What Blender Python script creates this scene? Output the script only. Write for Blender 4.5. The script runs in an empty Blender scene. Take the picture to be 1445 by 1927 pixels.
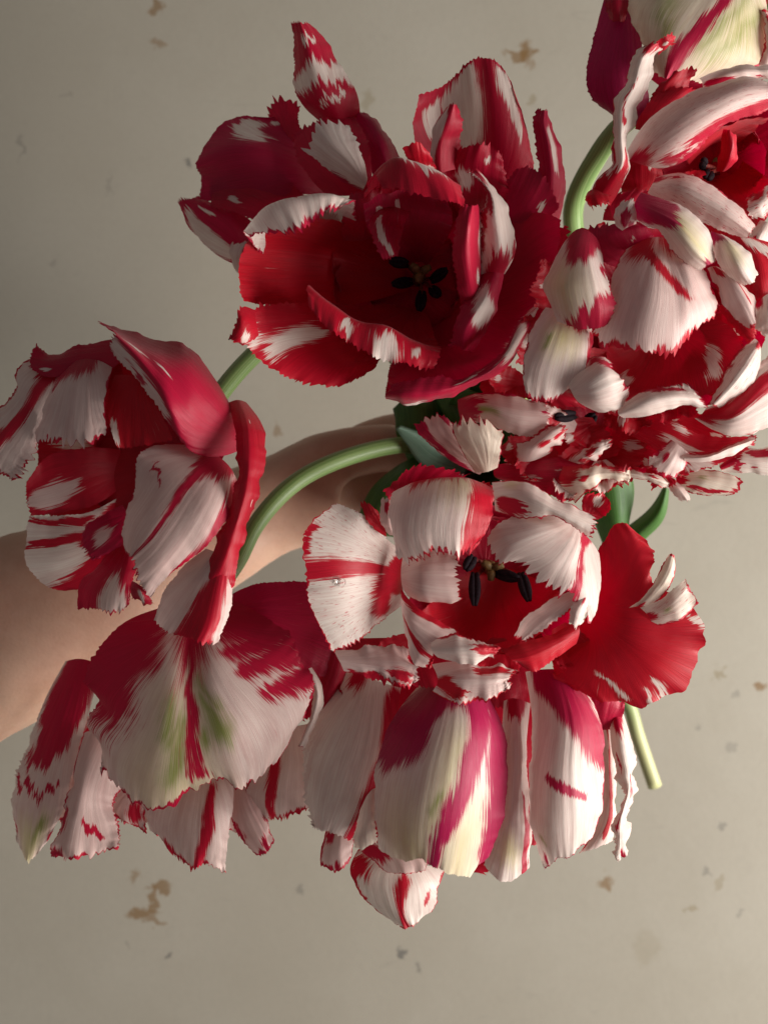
import bpy, math, random
import numpy as np

# ---------------------------------------------------------------- camera, world, lamps
D = 0.42            # camera height above the plane of the blooms (m)
K = 0.0002          # metres per photo pixel on that plane
TABLE = -0.27       # height of the painted board below the blooms (m)
sc = bpy.context.scene
col = sc.collection
cam_d = bpy.data.cameras.new("camera")
cam = bpy.data.objects.new("camera", cam_d); col.objects.link(cam)
cam.location = (0, 0, D)
cam_d.sensor_fit = 'HORIZONTAL'; cam_d.sensor_width = 36.0
cam_d.lens = 36.0 / 2 / (1445 * K / 2 / D)
cam_d.clip_start = 0.01; cam_d.clip_end = 50
cam_d.dof.use_dof = True; cam_d.dof.focus_distance = D - 0.008; cam_d.dof.aperture_fstop = 15
sc.camera = cam
w = bpy.data.worlds.new("World"); sc.world = w; w.use_nodes = True
bg = w.node_tree.nodes['Background']
bg.inputs[0].default_value = (1.0, 0.97, 0.96, 1); bg.inputs[1].default_value = 0.12
def lamp(name, loc, aim, size, power, color):
    l = bpy.data.lights.new(name, 'AREA'); l.shape = 'RECTANGLE'; l.size, l.size_y = size
    l.energy = power; l.color = color
    o = bpy.data.objects.new(name, l); col.objects.link(o); o.location = loc
    from mathutils import Vector
    o.rotation_euler = (Vector(aim) - Vector(loc)).to_track_quat('-Z', 'Y').to_euler()
    return o
lamp("window_light", (1.2, -0.25, 0.32), (0, 0, -0.08), (0.9, 0.75), 38, (1.0, 0.955, 0.895))
sc.view_settings.view_transform = 'Standard'; sc.view_settings.look = 'None'
sc.view_settings.exposure = 0.1; sc.view_settings.gamma = 1.0
sc.cycles.max_bounces = 6; sc.cycles.diffuse_bounces = 4; sc.cycles.transmission_bounces = 4

def P(px, py, d):
    """photo pixel + height d (cm above the bloom plane) -> world point"""
    z = d * 0.01; s = (D - z) / D * K
    return np.array(((px - 722.5) * s, -(py - 963.5) * s, z))

# ---------------------------------------------------------------- node helpers
def new_mat(name):
    m = bpy.data.materials.new(name); m.use_nodes = True
    nt = m.node_tree; nt.nodes.clear()
    out = nt.nodes.new('ShaderNodeOutputMaterial')
    return m, nt, out
class NB:
    def __init__(s, nt): s.nt = nt
    def n(s, t, **kw):
        x = s.nt.nodes.new(t)
        for k, v in kw.items(): setattr(x, k, v)
        return x
    def put(s, sock, v):
        if isinstance(v, bpy.types.NodeSocket): s.nt.links.new(v, sock)
        else: sock.default_value = v
    def math(s, op, a, b=0.0, c=None, clamp=False):
        x = s.n('ShaderNodeMath', operation=op); x.use_clamp = clamp
        s.put(x.inputs[0], a); s.put(x.inputs[1], b)
        if c is not None: s.put(x.inputs[2], c)
        return x.outputs[0]
    def ramp(s, v, a, b, lo=0.0, hi=1.0, smooth=True):
        x = s.n('ShaderNodeMapRange'); x.interpolation_type = 'SMOOTHSTEP' if smooth else 'LINEAR'
        s.put(x.inputs[0], v)
        for i, q in enumerate((a, b, lo, hi)): s.put(x.inputs[i + 1], q)
        return x.outputs[0]
    def mix(s, f, a, b, mode='MIX'):
        x = s.n('ShaderNodeMix', data_type='RGBA', blend_type=mode)
        s.put(x.inputs[0], f); s.put(x.inputs[6], a); s.put(x.inputs[7], b)
        return x.outputs[2]
    def noise(s, vec, scale=1.0, detail=3.0, rough=0.5, dist=0.0, dim='3D'):
        x = s.n('ShaderNodeTexNoise', noise_dimensions=dim)
        s.put(x.inputs['Vector'], vec); x.inputs['Scale'].default_value = scale
        x.inputs['Detail'].default_value = detail; x.inputs['Roughness'].default_value = rough
        x.inputs['Distortion'].default_value = dist
        return x.outputs[0]
    def map(s, vec, scale, loc=(0, 0, 0)):
        x = s.n('ShaderNodeMapping'); s.put(x.inputs[0], vec)
        x.inputs[1].default_value = loc; x.inputs[3].default_value = scale
        return x.outputs[0]
def C(r, g, b): return (r, g, b, 1.0)

# ---------------------------------------------------------------- materials
def petal_material():
    m, nt, out = new_mat('parrot_tulip_petal'); b = NB(nt)
    at = b.n('ShaderNodeAttribute', attribute_name='mask')
    ax = b.n('ShaderNodeAttribute', attribute_name='aux')
    sep = b.n('ShaderNodeSeparateColor'); nt.links.new(at.outputs['Color'], sep.inputs[0])
    sx = b.n('ShaderNodeSeparateColor'); nt.links.new(ax.outputs['Color'], sx.inputs[0])
    R, G, Y = sep.outputs; mag = at.outputs['Alpha']
    freck, pink, tone = sx.outputs
    uv = b.n('ShaderNodeUVMap', uv_map='vein').outputs[0]
    n1 = b.noise(b.map(uv, (30, 1.5, 1)), 1, 3, .6, dim='2D')
    n2 = b.noise(b.map(uv, (95, 2.6, 1), (7, 3, 0)), 1, 2.0, .6, dim='2D')
    n3 = b.noise(b.map(uv, (46, 13, 1), (3, 31, 0)), 1, 1.5, .5, dim='2D')
    n4 = b.noise(b.map(uv, (3.2, 2.4, 1), (13, 5, 0)), 1, 3, .6, dim='2D')
    f = b.math('ADD', R, b.math('MULTIPLY', b.math('SUBTRACT', n1, .5), 1.15))
    f = b.math('ADD', f, b.math('MULTIPLY', b.math('SUBTRACT', n2, .5), .75))
    f = b.math('ADD', f, b.math('MULTIPLY', b.math('SUBTRACT', n4, .5), .45))
    red = b.ramp(f, .36, .62)
    fk = b.math('MULTIPLY', b.ramp(n3, .66, .72), freck)
    red = b.math('MAXIMUM', red, b.math('MULTIPLY', fk, .85))
    # ground colour of the petal
    wv = b.ramp(n1, .3, .7)
    white = b.mix(wv, C(.77, .63, .57), C(.86, .76, .69))
    white = b.mix(b.ramp(n2, .50, .78, 0, .30), white, C(.72, .40, .40))
    white = b.mix(b.ramp(n4, .45, .8, 0, .35), white, C(.76, .56, .50))
    white = b.mix(pink, white, C(.68, .36, .35))
    white = b.mix(b.math('MULTIPLY', Y, b.ramp(n2, .25, .7, .55, 1.0)), white, C(.74, .66, .34))
    gf = b.math('ADD', G, b.math('MULTIPLY', b.math('SUBTRACT', n2, .5), .8))
    white = b.mix(b.math('MULTIPLY', b.ramp(gf, .2, .75), .9), white, C(.25, .31, .05))
    # crimson of the flames
    rc = b.mix(mag, C(.60, .003, .014), C(.46, .006, .10))
    rd = b.mix(mag, C(.46, .0015, .009), C(.34, .004, .06))
    rcol = b.mix(b.ramp(n2, .25, .75), rd, rc)
    colr = b.mix(red, white, rcol)
    colr = b.mix(b.ramp(n4, .3, .75, 0, .22), colr, b.mix(.5, colr, C(.25, .02, .05)))
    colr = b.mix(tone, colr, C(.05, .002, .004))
    bump = b.n('ShaderNodeBump'); bump.inputs['Strength'].default_value = .28; bump.inputs['Distance'].default_value = .0004
    nt.links.new(n2, bump.inputs['Height'])
    pr = b.n('ShaderNodeBsdfPrincipled')
    b.put(pr.inputs['Base Color'], colr); pr.inputs['Roughness'].default_value = .42
    pr.inputs['Specular IOR Level'].default_value = .32
    pr.inputs['Sheen Weight'].default_value = .12; pr.inputs['Sheen Roughness'].default_value = .4
    nt.links.new(bump.outputs[0], pr.inputs['Normal'])
    tr = b.n('ShaderNodeBsdfTranslucent')
    hs = b.n('ShaderNodeHueSaturation'); hs.inputs['Saturation'].default_value = 1.1; b.put(hs.inputs['Color'], colr)
    nt.links.new(hs.outputs[0], tr.inputs[0]); nt.links.new(bump.outputs[0], tr.inputs['Normal'])
    mx = b.n('ShaderNodeMixShader'); mx.inputs[0].default_value = .24
    nt.links.new(pr.outputs[0], mx.inputs[1]); nt.links.new(tr.outputs[0], mx.inputs[2])
    nt.links.new(mx.outputs[0], out.inputs[0])
    return m

def plain(name, c1, c2, scale=(60, 60, 60), rough=.5, spec=.3, bumpd=0, trans=0, detail=4, sss=0):
    m, nt, out = new_mat(name); b = NB(nt)
    co = b.n('ShaderNodeTexCoord').outputs['Object']
    n = b.noise(b.map(co, scale), 1, detail, .55)
    pr = b.n('ShaderNodeBsdfPrincipled'); c = b.mix(b.ramp(n, .3, .7), C(*c1), C(*c2))
    b.put(pr.inputs['Base Color'], c)
    pr.inputs['Roughness'].default_value = rough; pr.inputs['Specular IOR Level'].default_value = spec
    if sss:
        pr.inputs['Subsurface Weight'].default_value = sss
        pr.inputs['Subsurface Radius'].default_value = (.010, .004, .002); pr.inputs['Subsurface Scale'].default_value = .5
    if bumpd:
        bu = b.n('ShaderNodeBump'); bu.inputs['Distance'].default_value = bumpd; bu.inputs['Strength'].default_value = .6
        nt.links.new(n, bu.inputs['Height']); nt.links.new(bu.outputs[0], pr.inputs['Normal'])
    if trans:
        tr = b.n('ShaderNodeBsdfTranslucent'); b.put(tr.inputs[0], c)
        mx = b.n('ShaderNodeMixShader'); mx.inputs[0].default_value = trans
        nt.links.new(pr.outputs[0], mx.inputs[1]); nt.links.new(tr.outputs[0], mx.inputs[2]); nt.links.new(mx.outputs[0], out.inputs[0])
    else: nt.links.new(pr.outputs[0], out.inputs[0])
    return m
M_PETAL = petal_material()
def stem_material():
    m, nt, out = new_mat('tulip_stem'); b = NB(nt)
    uv = b.n('ShaderNodeUVMap', uv_map='vein').outputs[0]
    n = b.noise(b.map(uv, (30, 2.5, 1)), 1, 3, .6)
    sp = b.n('ShaderNodeSeparateXYZ'); nt.links.new(uv, sp.inputs[0])
    c = b.mix(b.ramp(n, .3, .7), C(.15, .26, .07), C(.30, .43, .17))
    c = b.mix(b.ramp(sp.outputs[1], .80, .93), c, C(.52, .52, .26))
    pr = b.n('ShaderNodeBsdfPrincipled'); b.put(pr.inputs['Base Color'], c)
    pr.inputs['Roughness'].default_value = .42; pr.inputs['Specular IOR Level'].default_value = .4
    nt.links.new(pr.outputs[0], out.inputs[0]); return m
M_STEM = stem_material()
def leaf_material(name, c1, c2):
    m, nt, out = new_mat(name); b = NB(nt)
    uv = b.n('ShaderNodeUVMap', uv_map='vein').outputs[0]
    n = b.noise(b.map(uv, (40, 1.5, 1)), 1, 3, .6)
    c = b.mix(b.ramp(n, .3, .7), C(*c1), C(*c2))
    pr = b.n('ShaderNodeBsdfPrincipled'); b.put(pr.inputs['Base Color'], c); pr.inputs['Roughness'].default_value = .45
    bu = b.n('ShaderNodeBump'); bu.inputs['Distance'].default_value = .0004; bu.inputs['Strength'].default_value = .5
    nt.links.new(n, bu.inputs['Height']); nt.links.new(bu.outputs[0], pr.inputs['Normal'])
    tr = b.n('ShaderNodeBsdfTranslucent'); b.put(tr.inputs[0], c)
    mx = b.n('ShaderNodeMixShader'); mx.inputs[0].default_value = .25
    nt.links.new(pr.outputs[0], mx.inputs[1]); nt.links.new(tr.outputs[0], mx.inputs[2]); nt.links.new(mx.outputs[0], out.inputs[0])
    return m
M_LEAF = leaf_material('tulip_leaf', (.045, .13, .022), (.085, .22, .04))
M_LEAFB = leaf_material('tulip_leaf_glaucous', (.15, .28, .20), (.24, .38, .28))
M_ANTHER = plain('dark_anther', (.006, .003, .006), (.022, .012, .018), (900, 900, 900), .75, .2, .0004)
M_PISTIL = plain('olive_pistil', (.10, .06, .02), (.21, .13, .045), (500, 500, 500), .55, .3, .0003)
M_FILAMENT = plain('stamen_filament', (.10, .01, .015), (.22, .05, .03), (500, 500, 500), .5, .3)

# ---------------------------------------------------------------- splines
def cr(pts, t, knots):
    """Hermite spline through pts (n,...) at knots, evaluated at t (m,)"""
    pts = np.asarray(pts, float); n = len(pts); h = np.diff(knots)
    sl = (pts[1:] - pts[:-1]) / h.reshape(-1, *([1] * (pts.ndim - 1)))
    tg = np.empty_like(pts); tg[0] = sl[0]; tg[-1] = sl[-1]
    if n > 2:
        w1 = (h[:-1] / (h[:-1] + h[1:])).reshape(-1, *([1] * (pts.ndim - 1)))
        tg[1:-1] = sl[:-1] * (1 - w1) + sl[1:] * w1
        tg[0] = 1.5 * sl[0] - .5 * tg[1]; tg[-1] = 1.5 * sl[-1] - .5 * tg[-2]
    i = np.clip(np.searchsorted(knots, t, side='right') - 1, 0, n - 2)
    x = (t - knots[i]) / h[i]; sh = (-1,) + (1,) * (pts.ndim - 1)
    x = x.reshape(sh); hh = h[i].reshape(sh)
    return ((2*x**3 - 3*x**2 + 1) * pts[i] + (x**3 - 2*x**2 + x) * hh * tg[i]
            + (-2*x**3 + 3*x**2) * pts[i + 1] + (x**3 - x**2) * hh * tg[i + 1])
def smooth(a, b, x):
    t = np.clip((x - a) / (b - a), 0, 1); return t * t * (3 - 2 * t)

def teeth(s, rng, wl):
    """ragged fringe profile along a margin: s in mm, result about -0.6..1"""
    L = float(s.max()) + 1; cuts = [-.5]
    while cuts[-1] < L: cuts.append(cuts[-1] + wl * rng.uniform(.35, 1.5))
    cuts = np.array(cuts); hs = rng.uniform(.25, 1.0, len(cuts)); sk = rng.uniform(.25, .75, len(cuts))
    lo = np.interp(s, np.arange(0, L + 12, 6.0), rng.uniform(.35, 1.0, len(np.arange(0, L + 12, 6.0))))
    i = np.clip(np.searchsorted(cuts, s, side='right') - 1, 0, len(cuts) - 2)
    f = (s - cuts[i]) / (cuts[i + 1] - cuts[i]); k = sk[i]
    tri = np.where(f < k, f / k, (1 - f) / (1 - k))
    return hs[i] * tri ** .9 * lo - .35
def wave(s, rng, wl):
    o = np.zeros_like(s)
    for q in (1.0, 1.9, 3.3):
        o += np.sin(s / wl / q * 6.283 + rng.uniform(0, 6.28)) * q / 3.3
    return o / 1.6

# ---------------------------------------------------------------- petals
FL = {}          # current flower, view, depth offset
RNG = np.random.default_rng(7)
def view(ox, oy, s): FL['v'] = (ox, oy, s)
def parse(cs):
    return [[tuple(float(q) for q in p.split(',')) for p in c.split()] for c in cs.strip().split('|')]
def grid_mesh(name, S, uvs, mats, attrs=None, parent=None):
    nu, nv = S.shape[:2]
    me = bpy.data.meshes.new(name)
    idx = np.arange(nu * nv).reshape(nu, nv)
    q = np.stack((idx[:-1, :-1], idx[1:, :-1], idx[1:, 1:], idx[:-1, 1:]), -1).reshape(-1, 4)
    me.vertices.add(nu * nv); me.vertices.foreach_set('co', S.reshape(-1).astype(np.float32))
    me.loops.add(q.size); me.loops.foreach_set('vertex_index', q.reshape(-1).astype(np.int32))
    me.polygons.add(len(q)); me.polygons.foreach_set('loop_start', (np.arange(len(q)) * 4).astype(np.int32))
    me.polygons.foreach_set('use_smooth', np.ones(len(q), bool))
    me.update(calc_edges=True)
    ul = me.uv_layers.new(name='vein'); ul.data.foreach_set('uv', uvs.reshape(-1, 2)[q.reshape(-1)].reshape(-1).astype(np.float32))
    for an, arr in (attrs or {}).items():
        a = me.attributes.new(an, 'FLOAT_COLOR', 'POINT'); a.data.foreach_set('color', arr.reshape(-1).astype(np.float32))
    me.materials.append(mats)
    o = bpy.data.objects.new(name, me); col.objects.link(o)
    if parent is not None: o.parent = parent; o.matrix_parent_inverse = parent.matrix_world.inverted()
    return o
def vnoise(x, rng, n=400):
    """smooth 1-D value noise, about -1..1"""
    t = rng.uniform(-1, 1, n); x = np.mod(x, n - 2); i = np.floor(x).astype(int); f = x - i; f = f * f * (3 - 2 * f)
    return t[i] * (1 - f) + t[i + 1] * f
def strokes(spec, U, Vv, asp, R, G, Y, vein, rng, wp=1.0):
    # flames: the outline of a marking shifts along the veins, vein by vein
    q = vein * 9 + 60
    sh = (vnoise(q * .5, rng) * .5 + vnoise(q * 1.3, rng) * .45 + vnoise(q * 3.1, rng) * .38)
    U0 = U + .085 * wp * sh * smooth(0, .2, U); V0 = Vv + .035 * vnoise(U * 7 + 3, rng) + .012 * vnoise(U * 23 + 5, rng)
    for st in [x.strip() for x in spec.split(';') if x.strip()]:
        tk = st.split(); kind = tk[0][0]; soft = float(tk[0][1:]) if len(tk[0]) > 1 else .16
        pts = np.array([[float(q) for q in p.split(',')] for p in tk[1:]])
        best = np.full(U.shape, 9.0)
        if len(pts) == 1: pts = np.concatenate((pts, pts + (.02, 0, 0)))
        for (u0, v0, w0), (u1, v1, w1) in zip(pts[:-1], pts[1:]):
            ax_, ay = (u1 - u0) * asp, v1 - v0; px, py = (U0 - u0) * asp, V0 - v0
            t = np.clip((px * ax_ + py * ay) / (ax_ * ax_ + ay * ay + 1e-9), 0, 1)
            best = np.minimum(best, np.sqrt(((px - t * ax_) * .8) ** 2 + (py - t * ay) ** 2) - (w0 + (w1 - w0) * t))
        soft = soft * 1.15 + .03 if kind in 'gy' else min(soft * 1.15 + .03, .6 * pts[:, 2].mean() + .03)
        m = np.clip(.5 - best / (2 * soft), 0, 1)
        if kind == 'r': R = np.maximum(R, m)
        elif kind == 'w': R = R * (1 - m)
        elif kind == 'g': G = np.maximum(G, m)
        elif kind == 'y': Y = np.maximum(Y, m)
    return R, G, Y

def tilt(x, y):
    gx, gy, x0, y0 = FL['tilt']; return (x - x0) * gx / 100 + (y - y0) * gy / 100
def pet(cs, red=0, S='', jag=(.7, .7, 1.5), edge=(0, 0, 0), mag=.25, ruf=.5, fr=0, pk=0, yl=0, tone=0, wl=2.0, dz=0, wp=1.0, lob=0):
    ox, oy, s = FL['v']; z0 = FL['dz'] + dz
    cv = [[P(ox + p[0] / s, oy + p[1] / s, p[2] + z0 + tilt(ox + p[0] / s, oy + p[1] / s)) for p in c] for c in parse(cs)]
    rng = np.random.default_rng(int(RNG.integers(1 << 30)))
    lens = [np.linalg.norm(np.diff(np.array(c), axis=0), axis=1) for c in cv]
    L = np.mean([l.sum() for l in lens]) * 1000
    mids = [c[len(c) // 2] for c in cv]; tips = [c[-1] for c in cv]
    W = max(sum(np.linalg.norm(mids[i+1] - mids[i]) for i in range(len(cv) - 1)),
            .8 * sum(np.linalg.norm(tips[i+1] - tips[i]) for i in range(len(cv) - 1))) * 1000
    nu = int(np.clip(L / .5, 24, 140)); nv = int(np.clip(W / .42, 20, 150))
    # denser sampling towards margins
    u = np.linspace(0, 1, nu); u = u + .12 * np.sin(np.pi * u) * u * .9
    u = (u - u[0]) / (u[-1] - u[0])
    v = np.linspace(0, 1, nv)
    rows = []
    for c, l in zip(cv, lens):
        kn = np.concatenate(([0], np.cumsum(np.maximum(l, 1e-5)))); rows.append(cr(np.array(c), u, kn / kn[-1]))
    rows = np.array(rows)                                   # (ncurve, nu, 3)
    gaps = np.array([np.linalg.norm(rows[i+1] - rows[i], axis=1).mean() for i in range(len(rows) - 1)])
    kn = np.concatenate(([0], np.cumsum(.5 * gaps / gaps.sum() + .5 / len(gaps))))
    Sf = cr(rows, v, kn / kn[-1]).transpose(1, 0, 2).copy()  # (nu, nv, 3)
    U, Vv = np.meshgrid(u, v * 2 - 1, indexing='ij')
    mm_u = U * L; mm_l = (Vv + 1) / 2 * W; mm_r = W - mm_l; mm_t = (1 - U) * L
    du = np.gradient(Sf, axis=0); dv = np.gradient(Sf, axis=1)
    nrm = np.cross(du, dv); nrm /= np.linalg.norm(nrm, axis=2, keepdims=True) + 1e-12
    if nrm[:, :, 2].mean() < 0: nrm = -nrm
    dvn = dv / (np.linalg.norm(dv, axis=2, keepdims=True) + 1e-12); dun = du / (np.linalg.norm(du, axis=2, keepdims=True) + 1e-12)
    grow = smooth(.15, .45, U); jag = tuple(j * 2.1 for j in jag); ruf = ruf * 1.5
    aL = teeth(u * L, rng, wl)[:, None] * jag[0]; aR = teeth(u * L, rng, wl)[:, None] * jag[1]; aT = teeth(v * W, rng, wl)[None, :] * jag[2]
    if lob: aT = aT + (lob * (wave(v * W, rng, 7.0) - .4))[None, :]
    fl = np.exp(-mm_l / (.7 + .7 * jag[0])) * grow; frr = np.exp(-mm_r / (.7 + .7 * jag[1])) * grow; ft = np.exp(-mm_t / (.7 + .7 * jag[2] + 2 * lob))
    Sf += 1e-3 * (-dvn * (aL * fl)[..., None] + dvn * (aR * frr)[..., None] + dun * (aT * ft)[..., None])
    # ruffles: the margins wave up and down, the blade is gently uneven
    wv = (wave(mm_u[:, :1], rng, 5.0) * (np.exp(-mm_l / 3.5) * grow) + wave(mm_u[:, :1], rng, 4.6) * (np.exp(-mm_r / 3.5) * grow)
          + wave(mm_l[:1], rng, 4.2) * np.exp(-mm_t / 4.0) * grow) * ruf * .8
    wv += .35 * np.sin(mm_u / 11 + rng.uniform(0, 6)) * np.sin(mm_l / 8 + rng.uniform(0, 6)) * min(1, ruf * 1.6)
    vein = Vv / (.30 + U) ** .75
    wv += (.09 * vnoise(vein * 7 + 50, rng) + .035 * vnoise(vein * 19 + 90, rng)) * smooth(0, .3, U)
    Sf += nrm * wv[..., None] * 1e-3
    # markings, in the petal's own coordinates
    asp = L / (W / 2)
    R = np.full(U.shape, 1.0 if red else 0.0); G = np.zeros(U.shape); Y = np.full(U.shape, float(yl))
    R, G, Y = strokes(S, U, Vv, asp, R, G, Y, vein, rng, wp)
    for e, mmv in ((edge[0], mm_l), (edge[1], mm_r), (edge[2], mm_t)):
        if e > 0:
            q = mm_l if mmv is mm_t else mm_u
            ee = e * np.clip(.75 + .8 * vnoise(q / 4 + 2, rng) + .55 * vnoise(q / 1.4 + 7, rng), .02, 3)
            R = np.maximum(R, np.clip(1.1 - .6 * mmv / ee, 0, 1))
    mask = np.stack((R, G, Y, np.full(U.shape, mag)), -1)
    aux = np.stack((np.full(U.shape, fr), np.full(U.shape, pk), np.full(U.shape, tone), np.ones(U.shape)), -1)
    off = rng.uniform(0, 40, 2)
    uvs = np.stack((vein * W / 40 + off[0], U * L / 45 + off[1]), -1)
    o = grid_mesh('petal', Sf, uvs, M_PETAL, {'mask': mask, 'aux': aux}, FL['root'])
    return o

def flower(label, base, dz, v, lean=(0, 0)):
    """Empty at the receptacle of one bloom"""
    view(*v); FL['dz'] = dz; FL['tilt'] = (*lean, v[0] + base[0] / v[2], v[1] + base[1] / v[2])
    o = bpy.data.objects.new('parrot_tulip', None); col.objects.link(o)
    o.empty_display_size = .01
    p = P(v[0] + base[0] / v[2], v[1] + base[1] / v[2], base[2] + dz)
    o.location = p; o['label'] = label; o['category'] = 'tulip'; o['group'] = 'parrot tulips in the bouquet'
    bpy.context.view_layer.update()
    FL['root'] = o; FL['base'] = p
    return o
def cup(cx, cy, r, d0, d1, n=6, red=1, ph=0.0, sq=1.0):
    """the bloom's inner cup of petals round its receptacle"""
    for k in range(n):
        a = ph + 2 * math.pi * k / n; hw = math.pi / n * 1.35
        cs = []
        for j in (-1, -.5, 0, .5, 1):
            b_ = a + j * hw; t = []
            for f, rr in ((0, .02), (.35, .62), (.7, .92), (1.0, 1.0 - .12 * j * j)):
                t.append('%.1f,%.1f,%.2f' % (cx + math.cos(b_) * r * rr, cy + math.sin(b_) * r * rr * sq, d0 + (d1 - d0) * (f - .06 * j * j * f)))
            cs.append(' '.join(t))
        pet('|'.join(cs), red, '', (.6, .6, 1.0), mag=.3)
def ruffle(cx, cy, ang, ln, wd, d, red=1, S='', curl=.6, **kw):
    """a small frilled inner petal: base at (cx, cy), growing towards ang (degrees, in the picture)"""
    a = math.radians(ang); ex, ey = math.cos(a), math.sin(a); cs = []
    for j in (-1, -.4, .3, 1):
        t = []
        for f, wf in ((0, .35), (.4, .85), (.75, 1.0), (1.0, .85)):
            x = f * ln * (1 - .12 * j * j); y = j * wd * .5 * wf
            t.append('%.1f,%.1f,%.2f' % (cx + ex * x - ey * y, cy + ey * x + ex * y, d + curl * (f ** 1.5) + .35 * abs(j) * f * curl))
        cs.append(' '.join(t))
    kw.setdefault('jag', (1.0, 1.0, 1.8)); kw.setdefault('ruf', 1.0); kw.setdefault('mag', .1)
    return pet('|'.join(cs), red, S, **kw)
def tube(name, pts, radii, mat, parent, n=14, taper_end=False):
    pts = np.array(pts); kn = np.concatenate(([0], np.cumsum(np.linalg.norm(np.diff(pts, axis=0), axis=1)))); L = kn[-1]; kn = kn / L
    m = int(np.clip(L / .002, 8, 90)); t = np.linspace(0, 1, m)
    c = cr(pts, t, kn); r = np.interp(t, np.linspace(0, 1, len(radii)), radii)
    tan = np.gradient(c, axis=0); tan /= np.linalg.norm(tan, axis=1, keepdims=True)
    ref = np.array((.3, .2, .93)); S = np.zeros((m, n + 1, 3))
    a = np.linspace(0, 2 * math.pi, n + 1)
    for i in range(m):
        x = np.cross(tan[i], ref); nx = np.linalg.norm(x)
        x = x / nx if nx > .15 else np.array((1., 0, 0)); y = np.cross(tan[i], x)
        S[i] = c[i] + r[i] * (np.cos(a)[:, None] * x + np.sin(a)[:, None] * y)
    caps0 = np.repeat(c[:1], n + 1, 0)[None]; caps1 = np.repeat(c[-1:], n + 1, 0)[None]
    S = np.concatenate((caps0, S, caps1)); tt = np.concatenate(([0], t, [1]))
    uv = np.stack(np.broadcast_arrays(np.linspace(0, 1, n + 1)[None, :], tt[:, None]), -1)
    return grid_mesh(name, S, uv, mat, None, parent)
def stem(pts, r=.0033):
    """pts: photo px, py, d(cm)"""
    return tube('stem', [P(*p) for p in pts], [r * .92, r, r, r, r * 1.05, r * 1.1], M_STEM, FL['root'])
def leaf(cs, mat=None, name='leaf'):
    cv = [[P(*p) for p in c] for c in parse(cs)]
    u = np.linspace(0, 1, 40); v = np.linspace(0, 1, 15)
    rows = np.array([cr(np.array(c), u, np.linspace(0, 1, len(c))) for c in cv])
    S = cr(rows, v, np.linspace(0, 1, len(cv))).transpose(1, 0, 2)
    U, Vv = np.meshgrid(u, v, indexing='ij')
    o = grid_mesh(name, S, np.stack((Vv, U), -1), mat or M_LEAF, None, FL['root'])
    so = o.modifiers.new('thickness', 'SOLIDIFY'); so.thickness = .0009; so.offset = 0
    return o
def stamens(base, anthers, pistil=True):
    """pistil with three lobes and six-ish stamens; base and anthers in view pixels"""
    ox, oy, s = FL['v']; q = lambda p: P(ox + p[0] / s, oy + p[1] / s, p[2] + FL['dz'] + tilt(ox + p[0] / s, oy + p[1] / s))
    b0 = q(base); up = np.array((0, 0, .014))
    pi = pistil and tube('pistil', [b0 + (0, 0, -.006), b0 + up * .4, b0 + up * .85, b0 + up], [.0024, .0030, .0026, .0020], M_PISTIL, FL['root'])
    for k in range(3 if pistil else 0):
        a = 2.1 * k + .4; d = np.array((math.cos(a), math.sin(a), .25))
        tube('stigma_lobe', [b0 + up * .9, b0 + up + d * .0028, b0 + up + d * .0046 + (0, 0, -.0004)], [.0012, .0019, .0013], M_PISTIL, pi, 8)
    for (p0, p1) in anthers:
        a0, a1 = q(p0), q(p1); m = (a0 + a1) / 2; dirn = (a1 - a0)
        st = tube('stamen', [b0 + (0, 0, -.005), (b0 + a0) / 2 + (0, 0, .001), a0 + dirn * .2], [.0011, .0010, .0007], M_FILAMENT, FL['root'], 8)
        side = np.cross(dirn, (0, 0, 1)); side /= np.linalg.norm(side) + 1e-9
        for sg in (-1, 1):
            e = side * .0008 * sg
            tube('anther', [a0 + e, a0 + dirn * .3 + e * 1.25, a0 + dirn * .7 + e * 1.15, a1 + e * .6], [.0008, .0014, .0014, .0006], M_ANTHER, st, 10)

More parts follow.
